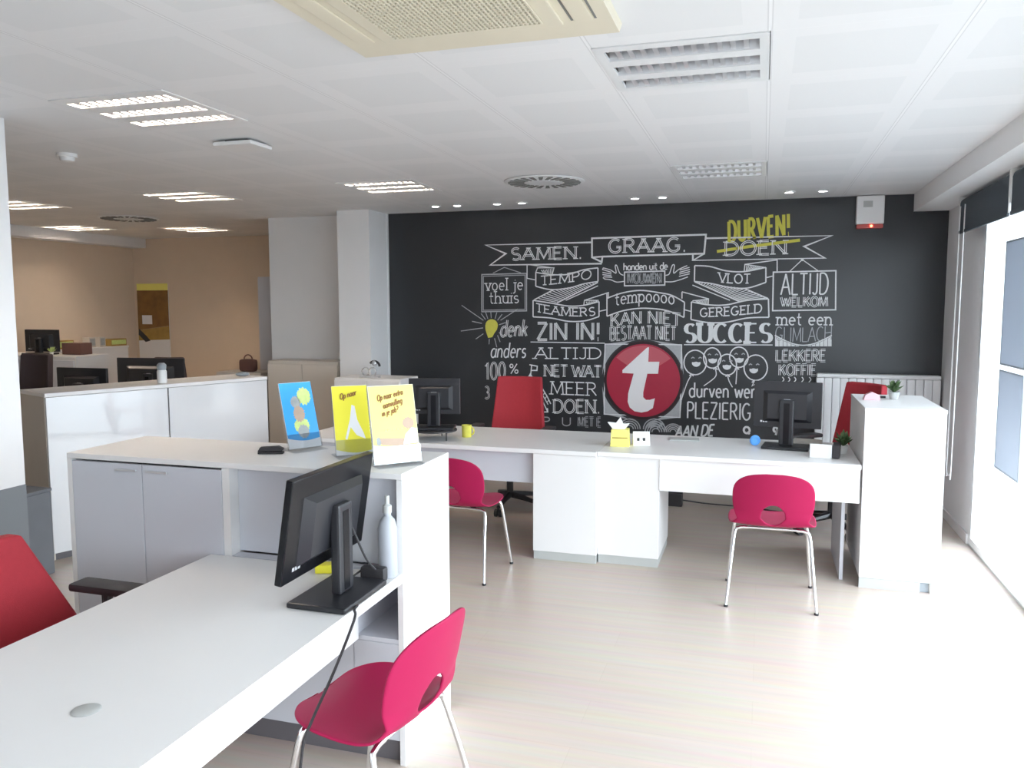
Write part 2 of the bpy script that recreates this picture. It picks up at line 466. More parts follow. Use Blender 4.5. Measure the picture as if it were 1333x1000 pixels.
for (xa, xb, ya, yb_) in ((.335, .395, -.30, .30), (-.395, -.335, -.30, .30), (-.27, .27, -.41, -.35)):
    f = MB().box(xa, xb, ya, yb_, -0.036, -0.0302, 0.004).build('air_flap', M['cream_pl'], ac)
    if xa < -.3: continue
    s = MB()
    if xb-xa < yb_-ya:
        s.box(xa-.010, xa-.003, ya, yb_, -0.0315, -0.0301); s.box(xb+.003, xb+.010, ya, yb_, -0.0315, -0.0301)
    else:
        s.box(xa, xb, ya-.010, ya-.003, -0.0315, -0.0301)
    s.build('flap_slot', M['grille'], f)

# round swirl diffusers
def diffuser(loc, label, r=0.29):
    t = thing('swirl_diffuser', label, 'air vent', loc, 0, 'round air vents')
    MB().lathe([(0, -.004), (r, -.004), (r, -.010), (r*.96, -.014), (0, -.014)], seg=48).build('vent_plate', M['white_metal'], t, smooth=True)
    b = MB()
    for k in range(24):
        a = k*2*PI/24
        c, s_ = math.cos(a), math.sin(a)
        pts = []
        for (rr, tt) in ((r*.50, -.010), (r*.90, -.017), (r*.90, .017), (r*.50, .010)):
            aa = a+.18*(rr/r)
            pts.append((rr*math.cos(aa)-tt*math.sin(aa), rr*math.sin(aa)+tt*math.cos(aa)))
        b.prism(pts, lambda x, y: (x, y, -.0142), lambda x, y: (x, y, -.018))
    b.build('vent_slots', M['grille'], t)
    MB().cyl((0, 0), r*.40, -.017, -.0141, 32).build('vent_hub', M['white_metal'], t)
    return t
diffuser((-1.53, 5.77, CH), 'round white swirl air vent in the ceiling facing the black wall')
diffuser((-6.16, 6.85, CH), 'round swirl air vent in the ceiling of the dim back room')

# downlights before the black wall
DL = ['far-left downlight of the row along the black wall, near the column', 'second downlight from the left in the row along the black wall',
      'third downlight from the left in the row along the black wall', 'fourth downlight from the left in the row along the black wall',
      'fifth downlight from the left, above the words with GRAAG', 'sixth downlight from the left, right of the one above GRAAG',
      'second downlight from the right in the row along the black wall', 'far-right downlight of the row along the black wall, near the siren box']
for x, lb in zip((-2.84, -2.63, -2.26, -2.03, -1.05, -0.82, 0.17, 0.42), DL):
    t = thing('downlight', lb, 'downlight', (x, 6.9, CH), 0, 'small downlights by the black wall')
    MB().lathe([(0.032, -0.001), (0.05, -0.001), (0.05, -0.006), (0.032, -0.009), (0.032, -.001)], seg=20).build('trim_ring', M['white_metal'], t, smooth=True)
    MB().cyl((0, 0), 0.0315, -.006, -.002, 16).build('lens', M['spot'], t)

t = thing('smoke_detector', 'small round white smoke detector on the ceiling at upper left', 'smoke detector', (-3.95, 3.92, CH))
MB().lathe([(0, -.0005), (.055, -.0005), (.055, -.02), (0, -.02)], seg=24).build('detector_base', M['white_pl'], t, smooth=True)
MB().lathe([(0, -.02), (.042, -.02), (.038, -.042), (.02, -.05), (0, -.05)], seg=24).build('detector_head', M['white_pl'], t, smooth=True)
t = thing('access_point', 'flat white wireless box mounted on the ceiling beside the lit light', 'wireless box', (-2.75, 3.93, CH))
MB().box(-.12, .12, -.10, .10, -.034, -.012, .008).build('box_cover', M['white_pl'], t)
MB().box(-.07, .07, -.06, .06, -.012, -.0005).build('box_mount', M['black_pl'], t)

t = thing('alarm_siren', 'white alarm siren box with red light on the black wall', 'alarm', (0.81, YW, 2.28))
MB().box(-.105, .105, -.075, -.001, .035, .262, .01).build('siren_case', M['white_pl'], t)
MB().box(-.10, .10, -.073, -.001, 0, .034, .008).build('red_strip', M['red_lens'], t)
MB().box(-.055, .015, -.0775, -.0752, .17, .22).build('speaker_slots', M['plinth'], t)
MB().ball((0.01, -.075, .018), .011).build('warning_lamp', M['red_led'], t, smooth=True)

# roller blinds at the shop front
BL = ['dark roller blind, short, nearest the black wall', 'dark roller blind over the second glass bay', 'dark roller blind over the third glass bay', 'dark roller blind over the fourth glass bay']
for k, (y0, y1) in enumerate(((5.26, 6.46), (2.9, 5.20), (0.6, 2.84), (-1.7, 0.54))):
    t = thing('roller_blind', BL[k], 'blind', (1.33, (y0+y1)/2, 2.15), 0, 'roller blinds')
    hl = (y1-y0)/2
    MB().tube([(0, -hl, .215), (0, hl, .215)], .030, 16).build('roller_tube', M['blind'], t, smooth=True)
    MB().box(-.032, -.029, -hl, hl, .02, .215).build('blind_cloth', M['blind'], t)
    MB().box(-.038, -.023, -hl, hl, 0, .022, .004).build('bottom_bar', M['blind'], t)
    for s in (-1, 1):
        MB().box(-.034, .036, s*(hl+.012)-.009, s*(hl+.012)+.009, .02 if s < 0 else .07, .2595).build('end_bracket', M['white_pl'], t)
    if k == 0:
        c = [(-.036, hl-.06+.03, .19), (-.038, hl-.03, -.4), (-.042, hl-.03, -1.60), (-.045, hl-.055, -1.68), (-.045, hl-.10, -1.70), (-.045, hl-.145, -1.68), (-.042, hl-.17, -1.60), (-.038, hl-.17, -.4), (-.036, hl-.17, .19)]
        MB().tube(bez(c, 5), .0042, 6).build('bead_chain', M['white_pl'], t, smooth=True)

# ------------------------------------------------------------------ furniture
def slab(b, *a, bev=0.004): return b.box(*a, bev)

# foreground sideboard
t = thing('cabinet', 'white waist-high cabinet across the front, carrying the three leaflet stands', 'cabinet', (-1.92, 2.775, 0))
W, D, H = 0.733, 0.222, 1.07     # half width, half depth, height
MB().box(-W, W, -D, D, H-.022, H, .003).build('cabinet_top', M['white_lam'], t)
b = MB()
b.box(W-.022, W-.001, -D+.001, D-.001, 0.0, H-.0225)
b.build('side_panel', M['white_lam'], t)
MB().box(-W+.001, -W+.022, -D+.001, D-.001, 0.0, H-.0225).build('side_panel', M['white_lam'], t)
MB().box(-W+.022, W-.022, D-.02, D-.004, .09, H-.0225).build('back_panel', M['grey_lam'], t)
MB().box(-.006, .026, -D+.003, D-.021, .09, H-.0225).build('divider_panel', M['white_lam'], t)
for x0, x1, s in ((-W+.024, -.372, 1), (-.368, -.008, -1)):
    d = MB().box(x0, x1, -D+.001, -D+.019, .09, H-.03, .002).build('door', M['grey_lam'], t)
    hx = x1-.07 if s > 0 else x0+.07
    MB().box(hx-.05, hx+.05, -D-.008, -D+.0005, H-.058, H-.050, .002).build('door_handle', M['silver'], d)
# recessed back above the desk, open niche below it, drawer under the niche
MB().box(.027, W-.023, -D+.055, -D+.072, .722, H-.0225).build('recess_panel', M['grey_lam'], t)
MB().box(.027, .53, -D+.004, -D+.02, .09, .715, .001).build('front_panel', M['grey_lam'], t)
MB().box(.027, W-.023, -D+.0205, -D+.0545, .698, .715).build('recess_shelf', M['grey_lam'], t)
n = MB()
n.box(.5305, W-.023, -D+.003, D-.03, .452, .468); n.box(.5305, W-.023, D-.05, D-.03, .468, .70); n.box(.5305, .545, -D+.003, D-.05, .468, .70)
n.build('niche', M['grey_lam'], t)
MB().box(.532, W-.023, -D+.003, -D+.02, .09, .450, .002).build('drawer_front', M['grey_lam'], t)
MB().box(-W+.022, W-.022, -D+.03, -D+.045, 0, .088).build('plinth', M['dark_plinth'], t)

# foreground desk
t = thing('desk', 'long white desk in the left foreground with black monitor on it', 'desk', (-1.19, 2.548, 0))
poly = [(0, 0), (-.79, 0), (-.79, -.78), (-.79, -.90), (-.45, -1.38), (-.45, -1.9), (0, -1.9)]
b = MB(); b.prism(poly, lambda x, y: (x, y, .68), lambda x, y: (x, y, .715)); b.build('desk_top', M['white_lam'], t)
b = MB(); b.prism([(-.795, -.91), (-.455, -1.388), (-.455, -1.9), (-1.3, -1.9), (-1.3, -1.2)], lambda x, y: (x, y, .68), lambda x, y: (x, y, .715)); b.build('return_top', M['white_lam'], t)
MB().box(-.19, -.172, -1.9, -.004, .46, .679).build('modesty_panel', M['white_lam'], t)
MB().lathe([(0, .7152), (.031, .7152), (.033, .7165), (.029, .718), (.0, .7172)], (-.292, -1.105), 24).build('cable_grommet', M['plinth'], t, smooth=True)
MB().box(-.75, -.03, -1.86, -1.835, 0, .679).build('desk_leg', M['white_lam'], t)
MB().box(-1.27, -1.22, -1.86, -1.25, 0, .679).build('desk_leg', M['white_lam'], t)

# rear row of desks
YR = 5.05
def pedestal(name, label, x0, x1, yd, h, loc_y=YR, pl=True):
    t = thing(name, label, 'cabinet', ((x0+x1)/2, loc_y, 0))
    hw = (x1-x0)/2
    b = MB().box(-hw, hw, 0, yd, .055, h, .003); b.build('cabinet_body', M['white_lam'], t)
    MB().box(-hw+.004, hw-.004, .006, yd-.01, 0, .054).build('plinth', M['plinth'], t)
    return t
pedestal('pedestal_cabinet', 'white desk pedestal at the left rear desk, behind the left pink chair', -1.405, -.985, .55, .70, YR-.02)
pedestal('pedestal_cabinet', 'white desk pedestal with the yellow tissue box above it', -.984, -.595, .55, .70, YR+.02)
t = thing('desk', 'white rear desk on the left, in front of the red high-back chair', 'desk', (-2.2, YR, 0))
MB().box(-.95, 1.213, -.03, .80, .7015, .73, .003).build('desk_top', M['white_lam'], t)
MB().box(-.93, .793, .045, .063, .49, .701).build('modesty_panel', M['grey_lam'], t)
MB().box(-.945, -.92, .06, .76, 0, .701).build('desk_leg', M['white_lam'], t)
MB().box(1.0, 1.2, .56, .585, .0, .701).build('desk_leg', M['white_lam'], t)
t = thing('desk', 'white rear desk on the right with monitor, behind the right pink chair', 'desk', (-.2, YR, 0))
MB().box(-.783, .768, -.005, .80, .7015, .73, .003).build('desk_top', M['white_lam'], t)
MB().box(-.394, .765, .012, .03, .50, .701).build('modesty_panel', M['white_lam'], t)
MB().box(.68, .70, .12, .74, 0, .701).build('desk_leg', M['grey_lam'], t)
t = thing('cabinet', 'tall white end cabinet at the right, with plants on top', 'cabinet', (.79, YR, 0))
MB().box(-.215, .215, 0, .80, 1.045, 1.065, .003).build('cabinet_top', M['white_lam'], t)
MB().box(-.213, .213, .003, .797, .062, 1.0445, .002).build('cabinet_body', M['white_lam'], t)
MB().box(-.211, .115, .006, .02, 0, .06).build('plinth', M['plinth'], t)
MB().box(.117, .165, .02, .034, 0.002, .06).build('vent_gap', M['gasket'], t)
MB().box(.167, .211, .006, .02, 0, .06).build('plinth', M['plinth'], t)

# staff counter in the middle distance, turned 22 degrees
ang = math.atan2(1.50, .62)
t = thing('staff_counter', 'glossy white counter at left reflecting the windows', 'counter', (-4.37, 4.06, 0), ang)
L = 1.64
MB().box(0, L, 0, .42, 1.075, 1.10, .003).build('counter_top', M['white_lam'], t)
for k in range(2):
    MB().box(.006+k*L/2, L/2-.004+k*L/2, .002, .02, .05, 1.073, .002).build('front_panel', M['gloss_white'], t)
MB().box(.002, .022, .021, .418, .0, 1.074).build('end_panel', M['beige_door'], t)
MB().box(L-.022, L-.002, .021, .418, .0, 1.074).build('end_panel', M['white_lam'], t)
MB().box(.0225, L-.0225, .38, .40, .05, 1.074).build('back_panel', M['white_lam'], t)
MB().box(.0225, L-.0225, .03, .05, 0, .05).build('plinth', M['dark_plinth'], t)

# ---------------------------------------------------------------- café chairs
def cafe_chair(label, loc, rz, group):
    t = thing('cafe_chair', label, 'chair', loc, rz, group)
    prof = bez([(.215, .448), (.19, .460), (.09, .455), (-.03, .444), (-.11, .445), (-.165, .470), (-.195, .535), (-.215, .62), (-.232, .70), (-.240, .755)], 10)
    ln = [0.0]
    for a, c in zip(prof, prof[1:]): ln.append(ln[-1]+math.hypot(a[0]-c[0], a[1]-c[1]))
    T = ln[-1]
    def at(s_):
        s_ = max(0, min(T, s_))
        for i in range(len(ln)-1):
            if s_ <= ln[i+1]:
                k = (s_-ln[i])/max(1e-9, ln[i+1]-ln[i]); a, c = prof[i], prof[i+1]
                return (a[0]+(c[0]-a[0])*k, a[1]+(c[1]-a[1])*k)
        return prof[-1]
    SEAT = .40      # arc length where the seat turns into the back
    def width(s_):
        if s_ < SEAT:
            q = s_/SEAT                      # 0 front .. 1 bend : an oval seat
            u = (q-.5)/.5 if q > .5 else (q-.5)/.5
            w = .238*(1-abs(u)**2.6*(.999 if u < 0 else .35))**(1/2.3 if u < 0 else .5)
            return max(w, .012)
        q = (s_-SEAT)/(T-SEAT)
        if q < .45: return .186+(.215-.186)*math.sin(q/.45*PI/2)
        u = (q-.45)/.55
        return max(.215*(1-u**3.4*.985)**(1/2.4), .02)
    NU, NV = 37, 64
    hc, hr = SEAT+.045, .062
    b = MB(); grid = []; par = {}
    for j in range(NV):
        s_ = T*(0.5-0.5*math.cos(PI*j/(NV-1)))*.35+T*j/(NV-1)*.65
        row = []
        for i in range(NU):
            u = -1+2*i/(NU-1)
            row.append([u, s_])
        grid.append(row)
    def pt(x, s_):
        y, z = at(s_)
        w = width(s_); u = x/w if w > 1e-6 else 0
        back = max(0, min(1, (s_-SEAT+.06)/.12))
        z += (1-back)*(.014*u*u-.006)
        y += back*.045*(x/.215)**2
        if s_ < SEAT*.3: z -= .012*(1-s_/(SEAT*.3))**2
        return (x, y, z)
    vs = []
    for j in range(NV):
        vrow = []
        for i in range(NU):
            u, s_ = grid[j][i]; x = u*width(s_)
            dx, ds = x, s_-hc
            r_ = math.hypot(dx, ds)
            inside = r_ < hr*.92
            if hr*.92 <= r_ < hr*1.22:
                k = hr/r_ if r_ < hr*1.08 else 1
                x, s2 = dx*k, hc+ds*k
            else: s2 = s_
            vrow.append(None if inside else b.bm.verts.new(pt(x, s2)))
        vs.append(vrow)
    for j in range(NV-1):
        for i in range(NU-1):
            q = (vs[j][i], vs[j][i+1], vs[j+1][i+1], vs[j+1][i])
            if all(q):
                b.bm.faces.new(q)
            elif sum(1 for v in q if v) == 3:
                b.bm.faces.new([v for v in q if v])
    sh = b.build('seat_shell', M['pink'], t, smooth=True, autos=False)
    md = sh.modifiers.new('solid', 'SOLIDIFY'); md.thickness = .009; md.offset = 0
    md2 = sh.modifiers.new('sub', 'SUBSURF'); md2.levels = 1; md2.render_levels = 1
    # chrome frame
    MB().tube([(-.15, .13, .430), (.15, .13, .430)], .007, 8).build('cross_tube', M['chrome'], t, smooth=True)
    MB().tube([(-.15, -.11, .424), (.15, -.11, .424)], .007, 8).build('cross_tube', M['chrome'], t, smooth=True)
    for sx in (-1, 1):
        for yy, yf, zt in ((.13, .215, .430), (-.11, -.225, .424)):
            p = bez([(sx*.13, yy, zt), (sx*.175, yy*1.02, zt-.004), (sx*.198, yy*1.08, zt-.035), (sx*.214, yy+(yf-yy)*.5, zt*.55), (sx*.235, yf, .006)], 6)
            lg = MB().tube(p, .0095, 10).build('leg', M['chrome'], t, smooth=True)
            MB().cyl((sx*.235, yf), .012, 0, .012, 12).build('foot_cap', M['black_pl'], lg)
    return t
GC = 'pink plastic visitor chairs'
cafe_chair('crimson pink plastic chair in the foreground, tucked against the near desk', (-1.09, 2.15, 0), PI/2-.14, GC)
cafe_chair('pink plastic chair with its back to us at the right rear desk', (.075, 4.74, 0), .02, GC)
cafe_chair('pink plastic chair half hidden behind the front cabinet', (-1.76, 4.69, 0), -.08, GC)

# ---------------------------------------------------------------- office chairs
def office_chair(label, loc, rz, group, bh=(.62, 1.06), bw=(.185, .245), arms=True, bf=0.0):
    t = thing('office_chair', label, 'chair', loc, rz, group)
    # seat
    b = MB(); b.box(-.24, .24, -.22, .24, .42, .50, .03); b.build('seat', M['red_fab'], t, smooth=True)
    # tapered backrest, thick, slightly tilted
    z0, z1 = bh; w1_, w0 = bw
    b = MB()
    rows = 8
    def rowp(k):
        q = k/rows; z = z0+(z1-z0)*q; w = w0+(w1_-w0)*q
        yb_ = -.25+bf-.07*q
        return z, w, yb_
    n_ = 9; fr, bk = [], []
    for k in range(rows+1):
        z, w, yb_ = rowp(k)
        fr.append([b.bm.verts.new((-w+2*w*i/n_, yb_+.035*((2*i/n_-1)**2)+.025, z)) for i in range(n_+1)])
        bk.append([b.bm.verts.new((-w+2*w*i/n_, yb_+.035*((2*i/n_-1)**2)-.035, z)) for i in range(n_+1)])
    for k in range(rows):
        for i in range(n_):
            b.bm.faces.new((fr[k][i], fr[k][i+1], fr[k+1][i+1], fr[k+1][i])); b.bm.faces.new((bk[k][i], bk[k+1][i], bk[k+1][i+1], bk[k][i+1]))
        b.bm.faces.new((fr[k][0], fr[k+1][0], bk[k+1][0], bk[k][0])); b.bm.faces.new((fr[k][n_], bk[k][n_], bk[k+1][n_], fr[k+1][n_]))
    for i in range(n_):
        b.bm.faces.new((fr[rows][i], fr[rows][i+1], bk[rows][i+1], bk[rows][i])); b.bm.faces.new((fr[0][i], bk[0][i], bk[0][i+1], fr[0][i+1]))
    bo = b.build('backrest', M['red_fab'], t, smooth=True)
    md = bo.modifiers.new('bev', 'BEVEL'); md.width = .012; md.segments = 3; md.limit_method = 'ANGLE'
    MB().tube(bez([(0, -.05, .40), (0, -.22, .40), (0, -.30, .46), (0, -.305, .66)], 5), .022, 10).build('back_bracket', M['black_pl'], t, smooth=True)
    MB().lathe([(0, .10), (.028, .10), (.028, .28), (.018, .28), (.018, .415), (0, .415)], seg=16).build('gas_column', M['black_pl'], t, smooth=True)
    bs = MB()
    for k in range(5):
        a = k*2*PI/5+.3; c, s_ = math.cos(a), math.sin(a)
        bs.tube([(c*.02, s_*.02, .115), (c*.15, s_*.15, .10), (c*.30, s_*.30, .075)], .02, 8, radii=[.028, .022, .016])
    bo = bs.build('star_base', M['black_pl'], t, smooth=True)
    for k in range(5):
        a = k*2*PI/5+.3; c, s_ = math.cos(a), math.sin(a)
        w = MB()
        for d in (-.018, .018):
            p = Vector((c*.30-s_*d, s_*.30+c*d, .03)); ax = Vector((-s_, c, 0))
            w.tube([p-ax*.01, p+ax*.01], .03, 14)
        w.tube([(c*.30, s_*.30, .03), (c*.30, s_*.30, .075)], .008, 6)
        w.build('caster', M['black_pl'], bo, smooth=True)
    if arms:
        for s in (-1, 1):
            am = MB().tube(bez([(s*.20, -.02, .43), (s*.29, -.02, .44), (s*.31, -.02, .50), (s*.31, -.02, .645)], 5), .018, 8).build('armrest_support', M['black_matte'], t, smooth=True)
            MB().box(s*.31-.045, s*.31+.045, -.15, .20, .645, .675, .012).build('armrest_pad', M['black_matte'], am, smooth=True)
    return t
GO = 'red office chairs'
office_chair('red office chair at far left behind the near desk, with black armrest', (-2.18, 1.95, 0), -PI/2, GO, bh=(.50, .88), bw=(.15, .33), bf=.05)
office_chair('red high-back office chair against the chalk wall behind the left rear desk', (-1.95, 6.28, 0), PI, GO, bh=(.56, 1.06), bw=(.19, .235))
office_chair('red office chair peeking out behind the tall white end cabinet', (.52, 6.32, 0), PI*.72, GO, bh=(.58, 1.08), bw=(.17, .23))

# ---------------------------------------------------------------- monitors
def monitor(label, loc, rz, w=.53, h=.315, zb=.13, tilt=0.0, col='black_pl', group='computer monitors', base=True):
    """screen looks along local +Y; its back faces -Y"""
    t = thing('monitor', label, 'monitor', loc, rz, group)
    X = Matrix.Translation((0, .06, zb+h/2)) @ Matrix.Rotation(tilt, 4, 'X')
    b = MB(); b.box(-w/2, w/2, -.012, .012, -h/2, h/2, .004, mtx=X); pn = b.build('display_housing', M['black_gloss'] if col == 'gloss' else M[col], t)
    MB().box(-w/2+.012, w/2-.012, .0125, .0135, -h/2+.018, h/2-.012, mtx=X).build('screen', M['screen'], pn)
    b = MB()
    q = [(-w*.36, -h*.38), (w*.36, -h*.38), (w*.36, h*.30), (-w*.36, h*.30)]
    b.prism(q, lambda x, z: X @ Vector((x, -.0125, z)), lambda x, z: X @ Vector((x*.80, -.038, z*.8)))
    b.build('back_bulge', M[col if col != 'gloss' else 'black_pl'], pn)
    lb = MB()
    for k in range(3): lb.box(-w*.40+k*.016, -w*.40+.012+k*.016, -.0135, -.0125, -h*.40, -h*.40+.012, mtx=X)
    lb.box(-.02, .02, -.0395, -.0385, h*.10, h*.13, mtx=X)
    lb.build('logo', M['silver'], pn)
    if base:
        b = MB(); b.box(-.045, .045, -.005, .028, .02, zb+h*.62, .008); b.build('stand_column', M['black_pl'], t)
        b = MB(); b.box(-.018, .018, -.0065, -.0055, .03, zb+h*.55); b.build('stand_rail', M['black_gloss'], t)
        b = MB(); b.box(-.145, .145, -.075, .13, 0, .018, .006); b.build('stand_base', M['black_pl'], t)
    return t
GM = 'computer monitors'
monitor('large black monitor on the near desk, seen from behind at an angle', (-1.265, 2.285, .716), PI/2, w=.51, h=.325, zb=.108, tilt=.16, col='gloss')
monitor('black monitor on the right rear desk, seen from behind', (.16, 5.50, .731), -.12, w=.42, h=.30, zb=.13)
monitor('dark monitor on the left rear desk, almost lost against the black wall', (-2.17, 5.20, .801), .25, w=.36, h=.25, zb=.10)

# ------------------------------------------------------------------ chalk mural on the black wall
def wp(px, py):
    """point of the black wall (x, z) that photo position (px, py) shows"""
    d = FWD + R2*((px-666.5)/FPX) - U2*((py-500)/FPX)
    k = YW/d.y
    return (d.x*k, HC+d.z*k)
MPX = abs(wp(801, 450)[0]-wp(800, 450)[0])     # metres per photo pixel on the wall

RC = [0]
def ribbon(b, pts, w, closed=False, y=None, wf=None):
    """flat chalk stroke of width w along 2-D wall points"""
    RC[0] = (RC[0]+1) % 7
    if y is None: y = YW-.0015-RC[0]*.00012
    P = [Vector(p) for p in pts]
    Q = [P[0]]
    for p in P[1:]:
        if (p-Q[-1]).length > 1e-5: Q.append(p)
    P = Q
    n = len(P)
    if n < 2: return
    L, R = [], []
    for i in range(n):
        if closed: d0 = P[i]-P[i-1]; d1 = P[(i+1) % n]-P[i]
        else:
            d0 = P[i]-P[i-1] if i else P[1]-P[0]; d1 = P[i+1]-P[i] if i < n-1 else P[-1]-P[-2]
        d0 = d0.normalized(); d1 = d1.normalized()
        t = d0+d1
        if t.length < .3: t = d1
        t.normalize(); nn = Vector((-t.y, t.x))
        k = 1/max(.5, nn.dot(Vector((-d1.y, d1.x))))
        if wf: k *= wf(t)
        L.append(b.bm.verts.new((P[i].x+nn.x*w/2*k, y, P[i].y+nn.y*w/2*k))); R.append(b.bm.verts.new((P[i].x-nn.x*w/2*k, y, P[i].y-nn.y*w/2*k)))
    for i in range(n if closed else n-1):
        j = (i+1) % n
        b.bm.faces.new((L[i], L[j], R[j], R[i]))
def fill(b, pts, y=YW-.0012):
    b.bm.faces.new([b.bm.verts.new((p[0], y, p[1])) for p in pts])

